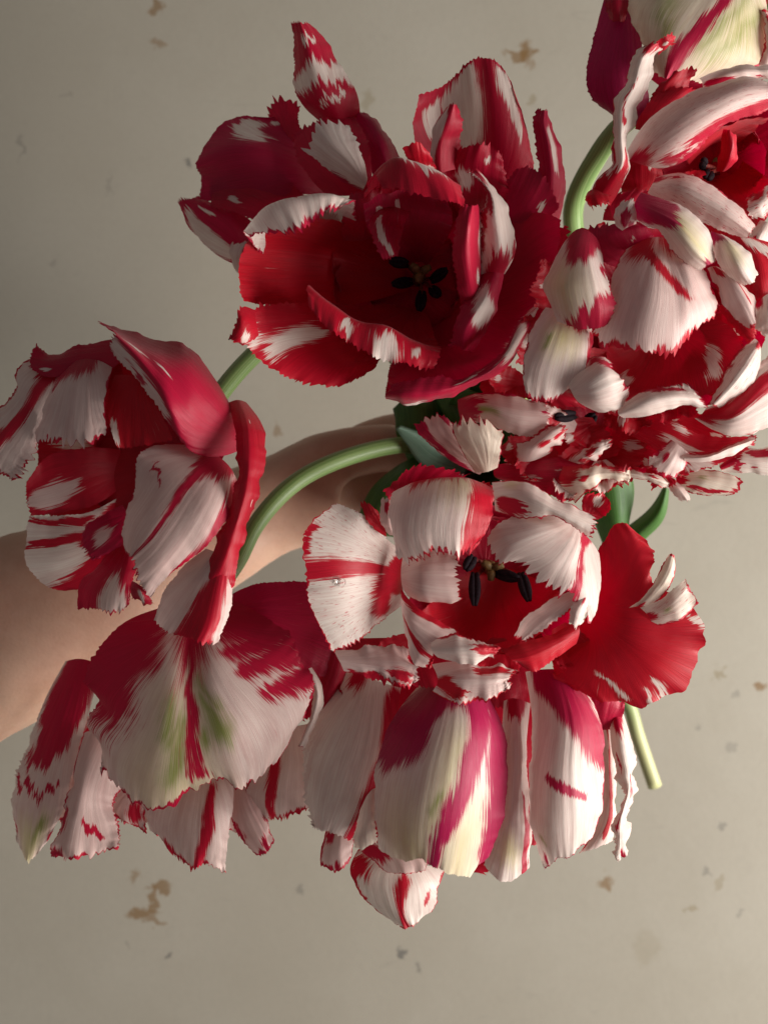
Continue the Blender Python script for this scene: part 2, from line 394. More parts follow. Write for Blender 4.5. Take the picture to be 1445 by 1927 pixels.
# ---------------------------------------------------------------- the painted board
def board():
    m, nt, out = new_mat('stained_cream_paint'); b = NB(nt)
    co = b.n('ShaderNodeTexCoord').outputs['Object']
    big = b.noise(b.map(co, (5, 5, 5)), 1, 5, .6)
    fine = b.noise(b.map(co, (260, 230, 200)), 1, 4, .6)
    mid = b.noise(b.map(co, (34, 30, 30), (4, 2, 0)), 1, 5, .65, .4)
    c = b.mix(b.ramp(big, .3, .7), C(.345, .313, .256), C(.382, .352, .294))
    c = b.mix(b.ramp(mid, .58, .80, 0, .16), c, C(.21, .19, .16))
    c = b.mix(b.ramp(fine, .35, .75, 0, .08), c, C(.23, .21, .175))
    # scuffs: faint grey strokes
    sc_ = b.noise(b.map(co, (18, 120, 20), (9, 1, 0)), 1, 3, .6, .8)
    c = b.mix(b.ramp(sc_, .66, .78, 0, .18), c, C(.18, .175, .155))
    wob = b.n('ShaderNodeTexNoise'); nt.links.new(co, wob.inputs['Vector']); wob.inputs['Scale'].default_value = 150; wob.inputs['Detail'].default_value = 4
    dv = b.n('ShaderNodeVectorMath', operation='MULTIPLY_ADD'); nt.links.new(wob.outputs['Color'], dv.inputs[0])
    dv.inputs[1].default_value = (.016, .016, 0); nt.links.new(co, dv.inputs[2])
    rust = (.19, .105, .037); grey = (.12, .115, .105); pale = (.23, .185, .11)
    spots = [(296, 14, 13, 14, rust, .8), (300, 86, 16, 9, rust, .6), (975, 104, 30, 9, rust, .85), (992, 98, 14, 26, rust, .9), (1000, 185, 8, 12, pale, .6),
             (356, 306, 9, 10, grey, .8), (253, 1648, 9, 13, rust, .6), (300, 1672, 26, 8, rust, .85), (288, 1698, 9, 28, rust, .85), (268, 1722, 30, 10, rust, .9),
             (290, 1736, 18, 8, rust, .7), (320, 1797, 7, 10, grey, .8), (757, 1797, 8, 11, grey, .9), (787, 1818, 7, 8, grey, .6), (563, 1670, 7, 14, grey, .5),
             (1142, 1665, 13, 18, rust, .85), (1430, 1290, 14, 11, rust, .95), (1352, 1268, 10, 12, pale, .7), (1385, 1310, 9, 10, grey, .4),
             (1352, 1662, 10, 12, pale, .5), (1300, 1716, 12, 6, pale, .6), (1330, 1640, 6, 10, grey, .5), (522, 812, 9, 16, rust, .6), (690, 190, 12, 20, pale, .5),
             (1315, 1370, 8, 8, grey, .4), (1360, 1555, 8, 7, grey, .5), (1215, 1785, 26, 34, pale, .25), (130, 180, 14, 5, grey, .3), (40, 275, 4, 26, grey, .4),
             (100, 495, 8, 8, grey, .3), (1375, 1405, 10, 9, grey, .35), (1395, 1720, 9, 6, grey, .35), (240, 1780, 5, 12, grey, .3), (205, 350, 6, 18, grey, .25)]
    for (px, py, rx, ry, cc, k) in spots:
        p = P(px, py, TABLE * 100); s = (D - TABLE) / D * K
        mp = b.n('ShaderNodeVectorMath', operation='SUBTRACT'); nt.links.new(dv.outputs[0], mp.inputs[0])
        mp.inputs[1].default_value = (p[0] + .008, p[1] + .008, 0)
        ml = b.n('ShaderNodeVectorMath', operation='MULTIPLY'); nt.links.new(mp.outputs[0], ml.inputs[0]); ml.inputs[1].default_value = (1 / (rx * s), 1 / (ry * s), 0)
        ln = b.n('ShaderNodeVectorMath', operation='LENGTH'); nt.links.new(ml.outputs[0], ln.inputs[0])
        c = b.mix(b.ramp(ln.outputs['Value'], .55, 1.25, k * .85, 0), c, C(*cc))
    pr = b.n('ShaderNodeBsdfPrincipled'); b.put(pr.inputs['Base Color'], c)
    b.put(pr.inputs['Roughness'], b.ramp(mid, .3, .7, .42, .6)); pr.inputs['Specular IOR Level'].default_value = .3
    bu = b.n('ShaderNodeBump'); bu.inputs['Distance'].default_value = .0004; bu.inputs['Strength'].default_value = .15
    nt.links.new(b.math('ADD', fine, b.math('MULTIPLY', mid, 1.5)), bu.inputs['Height']); nt.links.new(bu.outputs[0], pr.inputs['Normal'])
    nt.links.new(pr.outputs[0], out.inputs[0])
    me = bpy.data.meshes.new('tabletop'); s = 1.6
    me.from_pydata([(-s, -s, 0), (s, -s, 0), (s, s, 0), (-s, s, 0), (-s, -s, -.02), (s, -s, -.02), (s, s, -.02), (-s, s, -.02)], [],
                   [(0, 1, 2, 3), (7, 6, 5, 4), (0, 4, 5, 1), (1, 5, 6, 2), (2, 6, 7, 3), (3, 7, 4, 0)])
    me.materials.append(m); o = bpy.data.objects.new('tabletop', me); col.objects.link(o); o.location = (0, 0, TABLE)
    o['kind'] = 'structure'; o['label'] = 'cream painted board with rust and grey stains beneath the bouquet'
board()
# ---------------------------------------------------------------- the blooms
GRIP = (845, 880, -11.5)
V1 = (320, 20, 1.901); V2 = (960, 0, 2.979); V3 = (760, 340, 2.109); V4 = (540, 860, 1.762)
V5 = (540, 1200, 2.007); V6 = (0, 590, 2.779); V7 = (0, 1060, 2.189)

# --- dark open bloom with black stamens
flower('wide open dark crimson tulip with black stamens deep in its cup, white feathered lip', (880, 990, -6), 1, V1)
pet('850,900,-5 700,800,-3 500,740,-0.5 330,790,-.4|840,940,-5 650,880,-4 430,850,-2 262,850,-.3|840,980,-5 640,980,-4.2 420,970,-2.2 243,950,-.2|850,1000,-5 660,1050,-4 430,1060,-2 262,1040,-.3', 1, jag=(.3,.3,.5), ruf=.3, mag=.05)
pet('400,900,-4 300,840,0 262,790,1.3 288,802,1.7|480,850,-4 350,740,0.5 340,708,2 408,800,2.2|560,800,-4 450,690,0.8 460,672,2.3 490,780,2.4|620,780,-4 560,680,0.8 570,662,2.2 560,722,2.4|680,800,-4 660,715,0.5 655,685,1.8 625,690,2.2', 0, 'r .25,0,.6; r.1 .62,-.7,.03 .75,0,.05 .7,.7,.04', (.5,.5,2.4), (1,1,1.6), mag=.4, ruf=.7, wl=2.6)
pet('840,920,-5 760,860,-3 700,760,-1 690,690,0.6|880,900,-5 860,800,-3 840,720,-1 830,640,0.8|920,910,-5 980,830,-3 1010,760,-1 1000,690,0.8', 1, 'w.2 .55,-.6,.04 .8,-.6,.08;w.2 .6,-.2,.03 .85,-.15,.05', jag=(.4,.4,.8), mag=.5)
pet('760,700,-0.5 710,760,0 735,840,0.2 760,895,0.2|800,700,-0.5 780,780,0.2 790,850,0.3 800,890,0.2|860,720,-.6 830,800,0 825,850,0 820,880,0', 1, 'w.3 .3,-.5,.1 .7,-.4,.25 .9,0,.2', (.8,.8,2), mag=.4)
pet('720,760,-4 700,640,0 740,590,1.8 760,640,2.2|800,700,-4 770,560,0.5 810,540,2.3 825,640,2.6|900,680,-4 840,535,0.8 900,575,2.6 930,670,2.8|980,700,-4 930,570,0.8 990,605,2.6 1012,690,2.9|1060,760,-4 1000,620,0.5 1050,650,2.4 1058,700,2.8', 1, 'w.2 .74,-.2,.16 .8,.15,.22 .84,.5,.14', (.4,.6,1.2), mag=.2, ruf=.5)
pet('860,600,0 850,540,1 828,492,1.5|905,590,.2 890,520,1.4 882,465,1.8|955,590,0 940,530,1.2 905,475,1.6', 1, 'w.2 .3,.6,.25', (.6,.5,1.0), mag=.1)
pet('1050,1080,0 1020,960,1.4 1010,860,2.2 1022,760,2.6 1050,690,2.6|1085,1060,0 1070,960,1.8 1065,860,2.6 1070,770,3.0 1078,695,2.8|1130,1040,-2 1125,950,-.5 1125,850,0 1125,770,0 1100,690,1', 1, 'w.25 .7,.75,.3;w.3 .4,.3,.12', (1.3,.3,.5), mag=.35)
pet('1110,950,0.5 1110,850,1 1110,760,1.2 1130,650,1 1060,570,0.6|1160,950,0.6 1175,850,1.6 1165,760,1.7 1150,660,1.3 1080,570,0.6|1197,940,0 1236,860,0.6 1230,770,0.7 1187,665,0.5 1102,573,0.4', 0, 'r.2 0,0,.8;r.3 .45,-1,.3 .6,-.6,.3 .75,-.6,.3;r.2 .3,-1,.25;r.15 .9,0,.3 1,0,.7;r.15 .22,.9,.2', (2.2,.3,1), (1.0,0,1), mag=.3)
pet('1110,930,0.4 1050,1040,0.6 1010,1120,0.5 1000,1200,0|1160,930,0.8 1120,1040,1.2 1070,1120,1 1040,1210,0.2|1195,940,0.2 1175,1030,0.4 1150,1110,0.2 1080,1220,-.6', 1, 'w.25 .3,-.4,.3 .42,0,.4 .5,.4,.45', (1.8,.3,1), mag=.45)
pet('1000,900,-5 1200,750,-2.5 1320,720,-1.8 1400,745,-1|1020,980,-5 1200,950,-2.6 1300,950,-1.5 1370,950,-0.6|1020,1050,-5 1160,1130,-2.6 1230,1170,-1.2 1275,1130,-0.2|980,1100,-5 1060,1220,-2.6 1130,1250,-1 1190,1275,0|930,1120,-5 960,1260,-2.6 1000,1310,-1 1060,1350,0|880,1120,-5 850,1280,-2.6 860,1340,-1 890,1400,0|850,1120,-5 780,1290,-2.6 775,1330,-1.5 768,1370,-0.5', 1, 'w.2 .92,-.25,.14;w.15 .97,.62,.06', (.5,.5,.7), mag=.3, ruf=.4)
pet('1285,1090,-.3 1240,1120,.5 1200,1200,.7 1120,1270,.7 1040,1310,.7 930,1310,.7 830,1330,.6 790,1350,.4|1290,1120,.2 1250,1170,.8 1200,1240,1 1130,1300,1 1040,1340,1 920,1370,1 830,1370,.9 770,1372,.4|1280,1150,-.4 1255,1200,.1 1205,1275,.2 1120,1325,.2 1030,1370,.2 920,1400,.2 840,1408,.1 772,1385,0', 1, 'w.2 .12,-.3,.5 .25,0,.6;w.2 .82,.9,.3;w.3 .5,-.5,.2', (1.3,.2,.5), mag=.4, ruf=.5)
pet('800,1050,-5 560,1040,-2 490,1000,0.2 510,1060,.4|830,1060,-5 640,1120,-2 570,1065,.5 560,1140,.8|850,1060,-5 720,1150,-2 660,1125,.6 650,1195,.9|870,1060,-5 800,1170,-2 765,1140,.7 745,1250,1|890,1060,-5 880,1190,-2 860,1200,.5 850,1270,.8|910,1060,-5 960,1200,-2 960,1240,.3 940,1290,.5', 1, 'w.2 .95,.3,.18;w.15 .92,-.25,.08;w.2 .95,.72,.05', (.5,.5,1.8), mag=.15, ruf=.7)
pet('700,1060,-5 480,1040,-1.5 300,1060,-.2 232,1120,.5|740,1090,-5 520,1110,-1.8 360,1150,-.5 265,1195,.3|780,1110,-5 580,1190,-2 440,1220,-.8 362,1285,.0|820,1120,-5 660,1220,-2.2 560,1270,-1 480,1330,-.4|860,1130,-5 720,1230,-2.4 660,1280,-1.3 605,1345,-.8|880,1130,-5 780,1220,-2.6 750,1250,-1.8 738,1285,-1.2', 1, 'w.1 .62,-.45,.13 .75,-.42,.16 .86,-.38,.14;w.25 .96,-.7,.14', (1.5,.5,1.6), mag=.1, ruf=.4)
pet('300,1070,-.2 250,1060,.3 235,1110,.5 212,1160,.5|310,1130,0 270,1120,.5 250,1160,.6 218,1180,.5|320,1180,-.3 290,1180,.1 270,1195,.2 235,1185,.3', 1, 'w.3 .6,.5,.3', (1.8,1,2.0), mag=.1, wl=1.8)
# outer petals behind
pet('1000,760,-5 900,560,-3 870,400,-2 895,295,-1.5|1040,740,-5 980,520,-3.2 960,380,-2.6 985,258,-1.8|1080,740,-5 1080,500,-3.2 1080,330,-2.6 1065,180,-1.8|1120,740,-5 1165,500,-2.6 1150,330,-1.6 1130,164,-.8|1160,740,-5 1230,540,-2.8 1230,380,-1.9 1185,195,-1|1200,760,-5 1300,600,-3.5 1282,450,-2.5 1245,320,-1.6', 1, 'w.12 .62,-.3,.3 .85,-.25,.26;w.2 .66,-.75,.08 .85,-.7,.1;w.12 .8,.55,.13 .9,.58,.18;w.2 .7,.62,.1', (.4,.8,.9), (1.0,0,1.6), mag=.3, ruf=.3)
pet('950,600,-1.5 930,500,-1.2 945,420,-.8 985,345,-.5|970,580,-1 965,480,-.6 990,400,-.2 1010,332,0|1050,560,-1.5 1040,470,-1 1050,420,-.6 1030,335,-.3', 1, 'w.15 .2,-.8,.3 .5,-.7,.5 .85,-.5,.3', (.3,.8,.6), mag=.3)
pet('1280,760,-3 1310,580,-2 1300,440,-1.2 1290,390,-.8 1318,352,-.6|1330,780,-3 1360,600,-1.4 1345,450,-.6 1335,400,-.4 1340,350,-.4|1390,760,-3.5 1412,620,-2 1402,520,-1.4 1375,430,-1 1355,360,-.7', 1, 'w.25 .5,.4,.12 .8,.35,.2', (1.8,.3,1), mag=.5)
pet('990,760,-4 1000,640,-2.2 990,560,-1.5 1010,500,-1|1080,740,-4 1090,620,-1.8 1090,540,-.8 1110,470,-.4|1180,760,-4 1210,660,-2 1200,580,-1.2 1190,515,-.8', 1, 'w.3 .6,-.4,.3;w.2 .8,.4,.08', (1,1,1.6), mag=.3, ruf=1.2)
pet('1050,900,-4.5 1120,720,-3 1180,640,-2.2 1240,560,-1.6|1100,940,-4.5 1200,780,-2.6 1270,680,-1.8 1320,570,-1.4|1120,1000,-4.5 1260,850,-2.6 1340,760,-2 1400,700,-1.6', 1, 'w.2 .85,.6,.1', mag=.45)
pet('1100,880,-4.4 1280,800,-3 1360,780,-2.6 1425,770,-2.4|1130,1000,-4.4 1280,980,-3 1350,960,-2.6 1420,960,-2.4|1120,1100,-4.6 1220,1110,-3.4 1300,1110,-3 1370,1100,-2.8', 1, mag=.3)
pet('620,820,-3 615,730,-1.5 640,650,-1.2|690,820,-3 690,720,-1.2 700,640,-1|760,800,-3 755,700,-1.4 755,620,-1.2', 1, mag=.3)
cup(870, 950, 190, -5.5, -4.7, 6)
cup(880, 950, 310, -6.2, -3.4, 6, 1, .5)
stamens((890, 960, -5.2), [((865, 968, -4.4), (795, 978, -3.9)), ((902, 1005, -4.4), (892, 1072, -3.6)), ((935, 990, -4.4), (962, 1022, -3.8)), ((935, 965, -4.2), (990, 925, -3.4)), ((850, 905, -4), (785, 895, -3.4))])
stem([(790, 540, -5.2), (800, 640, -7.5), (825, 780, -10), GRIP, (930, 1080, -17), (985, 1240, -22)])

# --- bloom turned away, behind it
flower('shaded tulip leaning behind the darkest bloom, with one tall banded petal curling upward', (700, 620, -6), .3, V1, (.55, .2))
pet('640,560,-5.5 480,430,-4 400,385,-3.4 340,385,-3|620,580,-5 440,470,-3.2 300,430,-2.4 205,390,-2.6|600,610,-5 420,530,-2.6 260,500,-1.6 100,530,-2.4|600,640,-5 420,600,-2.6 260,600,-2.2 108,600,-3|600,660,-5 420,660,-3 260,690,-3 105,675,-3.4', 1, 'w.2 .66,-.3,.12 .8,-.42,.2;w.25 .75,-.85,.06;w.3 .85,-.6,.1', (.6,.5,.7), mag=.55, ruf=.4, tone=.0)
pet('400,480,-3.5 370,400,-3.4 345,372,-3.4|430,470,-3.2 400,390,-3.2 372,316,-3.2|500,470,-3.5 460,380,-3.3 472,330,-3.3', 1, jag=(.6,.8,2.5), mag=.3)
pet('540,400,-3 450,300,-2.2 440,200,-1.8 447,120,-1.4 430,40,-1|600,390,-2.2 540,290,-1.2 510,200,-.8 490,120,-.6 465,35,-.6|680,380,-3 670,300,-2.2 610,195,-1.8 555,100,-1.6 500,40,-1.2', 1, 'w.12 .44,-.9,.18 .5,0,.24 .44,.95,.22;w.15 .80,-.2,.1 .8,.5,.07;w.2 .2,-.2,.06 .24,.6,.08', (1.5,.3,1.3), mag=.3)
pet('690,640,-1.5 600,600,-1 530,540,-.8 482,510,-.8|700,620,-1 640,540,-.4 580,480,-.2 530,405,-.4|708,600,-1.2 690,520,-.6 660,450,-.6 640,397,-.8', 0, 'r.2 0,-1,.25 .4,-1,.15', (.8,.8,3.4), mag=.5, wl=2.6, ruf=.3)
pet('560,660,-2.5 500,600,-2 450,520,-2 440,440,-2.2|650,660,-2.2 600,560,-1.6 560,460,-1.6 540,385,-2|720,640,-2.5 720,540,-2 700,440,-2.2 650,375,-2.6', 1, 'w.2 .75,.5,.05', (1,1,2), mag=.3)
pet('740,620,-3 690,500,-2.8 660,420,-2.8 640,362,-3|790,590,-3 760,480,-2.2 720,400,-2.4 680,358,-2.8|830,540,-3.5 800,480,-3.2 760,420,-3.2 702,365,-3.2', 1, mag=.6)
pet('270,920,-4.5 180,880,-4 80,790,-3.6 22,680,-3.4|280,860,-4 200,780,-3.2 120,720,-3 60,667,-3.2|300,760,-4 230,710,-3.4 160,690,-3.4 100,662,-3.6', 1, 'w.15 .2,-.7,.25 .5,-.7,.35 .8,-.55,.2;w.25 .6,.25,.1 .8,.2,.06', (.3,.3,1.6), mag=.45)
pet('240,935,-4.4 215,880,-3.6 225,830,-3.2|270,930,-3.6 250,870,-2.6 270,820,-2.4|330,880,-4 300,840,-3.2 310,800,-3', 0, 'r.3 .7,.5,.3', mag=.6, pk=.3)
pet('420,860,-4.6 350,780,-3.4 250,730,-2.9 140,700,-3.2|480,780,-4.4 380,700,-3 280,640,-2.5 160,610,-3|540,720,-4.4 460,640,-3 400,580,-2.6 330,540,-2.6', 1, 'w.25 .7,-.6,.1', mag=.3)
stem([(690, 350, -5.6), (730, 460, -7.6), (790, 660, -10.5), (855, 870, -12), (960, 1060, -17), (1030, 1230, -22.5)])

# --- left bloom above the forearm
flower('drooping tulip over the forearm with hooded crimson top petal and white curled rim', (1250, 520, -4.5), 1.9, V6, (.8, .1))
pet('1200,470,-4 1100,310,-3 980,165,-2.4 820,132,-2 680,88,-1.6 500,45,-1|1240,560,-3.2 1100,420,-1.4 980,300,-.6 850,230,-.3 720,165,-.3 550,65,-.3|1270,650,-3 1080,580,-1 980,480,0 880,350,.4 760,230,.3 590,85,.2|1280,690,-3 1100,690,-1.4 970,620,-.2 895,500,.6 800,340,.7 600,105,.5|1285,700,-3 1150,745,-2 1000,722,-.8 880,572,.1 730,370,.2 560,180,.2', 1, 'w.12 .55,.93,.16 .7,.85,.16;w.12 .83,.9,.2 .93,.85,.16;w.3 .8,.1,.09 .88,.1,.06;w.3 .6,.05,.06 .66,.05,.03;r.1 .77,.9,.08', (.5,1.1,1.6), mag=.4, ruf=.4)
pet('300,330,-1 255,420,-.3 215,540,0 185,640,0 200,690,0|400,250,-.8 350,380,.2 320,520,.5 300,620,.5 290,680,.4|500,240,-.8 450,380,.3 430,520,.6 420,620,.6 430,690,.5|590,280,-.8 560,400,.2 550,520,.4 560,600,.3 550,655,.2', 0, 'r.2 0,0,.5 .05,-.8,.3;r.25 .95,-.6,.05;r.2 .3,-.85,.03 .1,-.4,.1', (.4,.4,3.4), (0,.6,1.2), mag=.3, wl=3, pk=.3)
pet('600,320,-1 570,430,-.5 570,560,-.4 615,705,-.4|720,330,-1 700,450,-.6 700,560,-.6 700,700,-.6|820,430,-1 850,520,-.6 880,600,-.6 905,665,-.6', 1, 'w.15 .7,-.9,.12 .9,-.85,.16', jag=(.4,.4,1), mag=.05)
pet('240,220,-1.5 120,250,-1 60,420,-.6 0,500,-.4 -80,560,-.4|280,260,-1.3 190,340,-.6 110,480,0 30,590,.2 -60,690,.2|320,290,-1.2 240,450,-.4 150,600,.1 60,720,.2 -20,830,.2|340,330,-1.2 270,520,-.6 220,660,-.2 150,800,0 80,885,.1', 0, 'r.12 0,0,.5;r.12 .2,.05,.18 .5,.0,.17 .8,-.1,.2 1,-.2,.25;r.2 .5,-.95,.1 .7,-1,.1', (1.5,2.4,1.8), (.8,1.2,1.5), mag=.2, pk=.25, ruf=1)
pet('640,120,-1.4 400,170,-1.3 250,212,-1.2 183,158,-1|660,200,-1 400,240,-.8 280,260,-.6 150,275,-.4|590,290,-1 450,320,-.8 320,330,-.6 230,335,-.5', 1, 'w.3 .85,.4,.14', (.8,.5,1.5), mag=.35)
pet('680,720,-3.5 480,700,-1.6 260,740,-.8 135,885,-.3|660,820,-3.4 480,850,-2 300,920,-1.2 135,965,-.5|640,900,-3.2 500,1000,-2 340,1040,-1.4 160,1060,-.6', 1, 'w.15 .52,.15,.22 .7,.2,.42 .85,.25,.45', (.3,.4,.8), (0,.8,.8), mag=.15, pk=.4)
pet('620,960,-3 450,1040,-1.6 300,1055,-1 150,1060,-.6|620,1020,-3 460,1130,-1.6 300,1160,-.9 132,1195,-.4|640,1080,-3 480,1220,-1.6 330,1280,-.9 132,1300,-.4|660,1120,-3 520,1330,-1.6 390,1390,-1 235,1425,-.5|680,1160,-3 560,1380,-1.6 450,1440,-1.1 330,1450,-.7', 0, 'r.1 0,0,.9;r.1 .4,-.75,.12 .95,-.9,.06;r.1 .4,-.35,.1 .95,-.4,.09;r.12 .3,.45,.4 .6,.55,.2 .85,.75,.2 1,.95,.25', (.5,.5,.8), mag=.15)
pet('640,1000,-2.4 560,1040,-1.6 470,1090,-1 430,1160,-.7|680,1060,-2 600,1120,-1 520,1180,-.5 440,1240,-.4|720,1120,-2 680,1180,-1 600,1240,-.5 480,1290,-.4', 1, 'w.35 .6,0,.35', (.8,.8,2), mag=.45, pk=.5)
pet('640,1150,-2.5 520,1300,-1 415,1430,-.5 410,1555,-.2|670,1180,-2.2 600,1330,-.6 530,1450,0 520,1560,.1|700,1220,-2.2 660,1350,-.5 620,1470,0 600,1572,.1|720,1260,-2.5 700,1380,-.8 680,1480,-.3 672,1540,-.2', 1, 'w.2 .7,.1,.25 .95,.3,.6', (.4,.4,2), (0,0,1.0), mag=.3, pk=.15)
pet('1000,690,-2 740,720,-.6 690,950,0 630,1130,.4 660,1260,.5|1080,720,-2 900,850,0 810,1000,.7 720,1150,1 680,1275,1|1150,750,-2 1000,900,.1 890,1060,.8 790,1190,1.1 690,1280,1.1|1220,830,-2 1100,1000,.2 960,1180,.8 830,1320,1 730,1420,.9|1260,950,-2.4 1180,1090,-.3 1060,1240,.3 900,1360,.5 780,1500,.5', 0, 'r.12 0,.1,.5;r.07 .1,.0,.2 .35,-.05,.11 .7,-.05,.06 1,-.05,.05;r.15 .1,.95,.3 .5,1,.12 .8,1,.1;r.2 .4,-.75,.03 .5,-.5,.02', (.9,.5,1.8), (.5,0,.8), mag=.35, ruf=.5, pk=.4)
pet('1190,470,-3.5 1230,650,-1.5 1230,900,-.8 1150,1150,-.4 1030,1400,-.2|1240,450,-3.4 1300,650,-1.4 1290,900,-.6 1220,1150,-.2 1120,1430,0|1290,460,-3.8 1388,650,-2.4 1365,880,-1.5 1280,1180,-.9 1215,1440,-.6', 1, 'w.35 .2,.2,.05;w.3 .6,.7,.03', (.7,.5,1.0), mag=.15, ruf=.8)
pet('1080,1230,-.6 950,1330,-.2 850,1470,0 795,1610,.2|1130,1250,-.4 1040,1400,.1 960,1550,.4 890,1680,.5|1200,1280,-.6 1150,1450,.1 1100,1600,.4 1040,1720,.6|1240,1320,-1.2 1220,1450,-.6 1180,1620,-.2 1130,1730,0', 0, 'r.12 0,.3,.4;r.12 .2,.35,.3 .5,.3,.4 1,.35,.55;w.15 .6,.95,.13 .9,.95,.16', (.4,.5,1.4), mag=.15, pk=.35)
pet('690,1400,.3 680,1450,.5 690,1500,.4|730,1420,.7 740,1460,.8 760,1520,.5|780,1460,.4 790,1490,.5 810,1520,.3', 1, 'w.3 .6,0,.3', (1,1,1.5), ruf=1)
cup(760, 830, 300, -3.8, -2.4, 5)
pet('1150,420,-3.5 800,230,-2.4 520,180,-1.9 300,240,-1.7|1180,560,-3.6 760,480,-3 440,460,-2.4 220,520,-2|1160,760,-3.6 720,800,-3.1 420,820,-2.6 200,800,-2.2|1120,980,-3.6 720,1080,-3 480,1150,-2.6 300,1200,-2.2', 1, 'w.3 .8,0,.12', mag=.08, jag=(.3,.3,.6))
ruffle(1150, 700, 150, 320, 260, -2.4, 1, 'w.3 .7,0,.15', curl=.5, mag=.4)
ruffle(640, 300, 165, 330, 200, -1.6, 1, '', curl=.3)
stem([(395, 768, -3.2), (428, 722, -3.8), (470, 675, -4.8), (560, 605, -7), (690, 620, -9.5), (800, 760, -11), (838, 872, -11.8), (945, 1090, -17), (1010, 1290, -22)], .0041)

# --- lower left bloom hanging with its back to the camera
flower('hanging tulip at the forearm, its back showing a red midrib with green streaks', (800, 170, -2.5), -.4, V7, (.4, -.35))
pet('680,180,-1 500,250,-.2 378,385,.2 342,470,.3 402,560,.5 360,645,.5 408,735,.6 415,855,.6|730,200,-.6 640,320,.5 560,470,1 520,640,1.3 480,790,1.4 505,945,1.2|770,210,-.4 730,380,1 690,560,1.8 660,720,2 640,860,1.9 635,1030,1.5|800,220,-.3 795,400,.95 800,560,1.65 822,720,1.85 850,850,1.75 872,905,1.5|840,210,-.4 860,380,1.1 900,560,1.8 940,700,2 960,820,1.8 985,928,1.4|890,180,-.6 960,320,.6 1030,460,1.2 1090,600,1.4 1110,740,1.3 1080,880,1|930,140,-1 1100,225,-.1 1215,310,.3 1240,390,.4 1292,460,.5 1278,580,.5 1225,665,.4 1195,745,.4', 0, 'r.06 0,0,.12 .3,0,.05 .9,.0,.055;r.16 .05,-.9,.3 .3,-.85,.35 .5,-.9,.32 .62,-1,.2;r.14 .1,.8,.35 .3,.95,.25;r.1 .4,.6,.04 .45,.95,.12;r.1 .55,.65,.03 .62,.95,.09;r.1 .28,.45,.03 .32,.8,.1;g.09 .42,-.2,.02 .58,-.27,.04;g.09 .52,-.15,.02 .62,-.2,.03;g.1 .6,-.1,.03 .8,-.12,.06;g.09 .38,.13,.02 .52,.28,.03;g.1 .5,.14,.03 .66,.26,.09;g.1 .7,.1,.04;y.3 .5,-.1,.1 .9,-.15,.2;r.2 0,0,.4', (1.7,1.5,2.0), (0,1.0,1.2), mag=.35, ruf=.6, pk=.3, wp=.45, wl=2.8, lob=1.2)
pet('270,405,-1.5 195,540,-1.2 108,760,-1 50,965,-.8 75,1150,-.6|340,395,-1.2 280,560,-.8 210,770,-.5 160,960,-.3 118,1230,-.3|420,420,-1.2 360,640,-.9 310,820,-.5 260,1020,-.3 190,1150,-.4', 0, 'r.15 .05,0,.9 .25,0,.9 .42,0,.6 .5,-.5,.3;r.2 .64,-.8,.15 .68,.6,.08;r.2 .85,-.9,.1;g.3 .85,.3,.15;y.3 .9,0,.5;r.2 .95,.9,.1', (1.2,.5,1.6), mag=.35, pk=.2)
pet('350,700,-.6 310,830,0 270,1000,.3 240,1080,.4 200,1222,.3|400,700,-.4 350,850,.4 320,1000,.7 300,1100,.7 290,1222,.6|480,780,-.4 420,880,.2 390,980,.4 400,1080,.4 395,1205,.3|540,850,-.6 500,930,-.2 470,1000,0 490,1080,0 495,1170,0', 0, 'r.25 .65,-.9,.2;r.35 .7,0,.12 .8,.4,.1;r.2 1,-.9,.3', (1,1,1.8), (.8,.6,1.8), mag=.3, pk=.45, ruf=1.2)
pet('640,860,-1.5 580,960,-.8 600,1050,-.5 630,1112,-.4|740,860,-1.2 690,1000,-.4 690,1100,-.1 720,1205,0|850,850,-1.2 820,1000,-.2 800,1120,.2 790,1262,.2|900,850,-1.2 890,1000,-.2 880,1120,.2 850,1250,.2|960,860,-1.2 960,1000,-.5 940,1130,-.2 930,1285,-.1', 0, 'r.08 .2,.45,.12 .6,.4,.14 1,.3,.12;r.4 .95,-.5,.15', (.5,.5,2), (0,0,2.4), mag=.2, pk=.3, ruf=.7)
pet('930,900,-1.4 940,1000,-.9 980,1120,-.7 1055,1205,-.6|1000,900,-1.3 1020,1000,-.7 1060,1090,-.5 1105,1192,-.5|1060,900,-1.5 1080,990,-1 1110,1080,-.8 1126,1140,-.8', 0, 'r.4 .85,.2,.25', (.5,.5,.8), (1,1,1.5), mag=.4, pk=.6)
pet('480,900,-1.2 420,960,-.9 398,1000,-.8 430,1040,-.7|560,930,-1 510,1000,-.6 500,1040,-.5 510,1062,-.5|640,980,-1 600,1040,-.6 600,1080,-.5 605,1122,-.5', 0, 'r.25 .6,.5,.3', (.7,.7,1.2), (1,1,1.5), mag=.2, pk=.5)
pet('1090,700,-1.8 1050,850,-1.3 1010,950,-1 1080,1050,-.9|1180,680,-1.7 1160,820,-1.1 1130,950,-.8 1130,1060,-.8|1280,660,-2 1290,820,-1.5 1275,930,-1.2 1270,1022,-1.1', 0, 'r.12 .3,-.3,.2 .65,-.2,.17 1,-.15,.12', (.8,.5,2), (1,0,1.6), mag=.15, pk=.35)
pet('920,150,-1.6 1050,85,-1.4 1180,72,-1.6 1320,80,-2|950,220,-1.2 1080,220,-.7 1220,250,-1 1400,280,-1.8|960,300,-1 1080,340,-.6 1220,420,-.8 1350,480,-1.6', 1, 'w.25 .2,.5,.08', mag=.5)
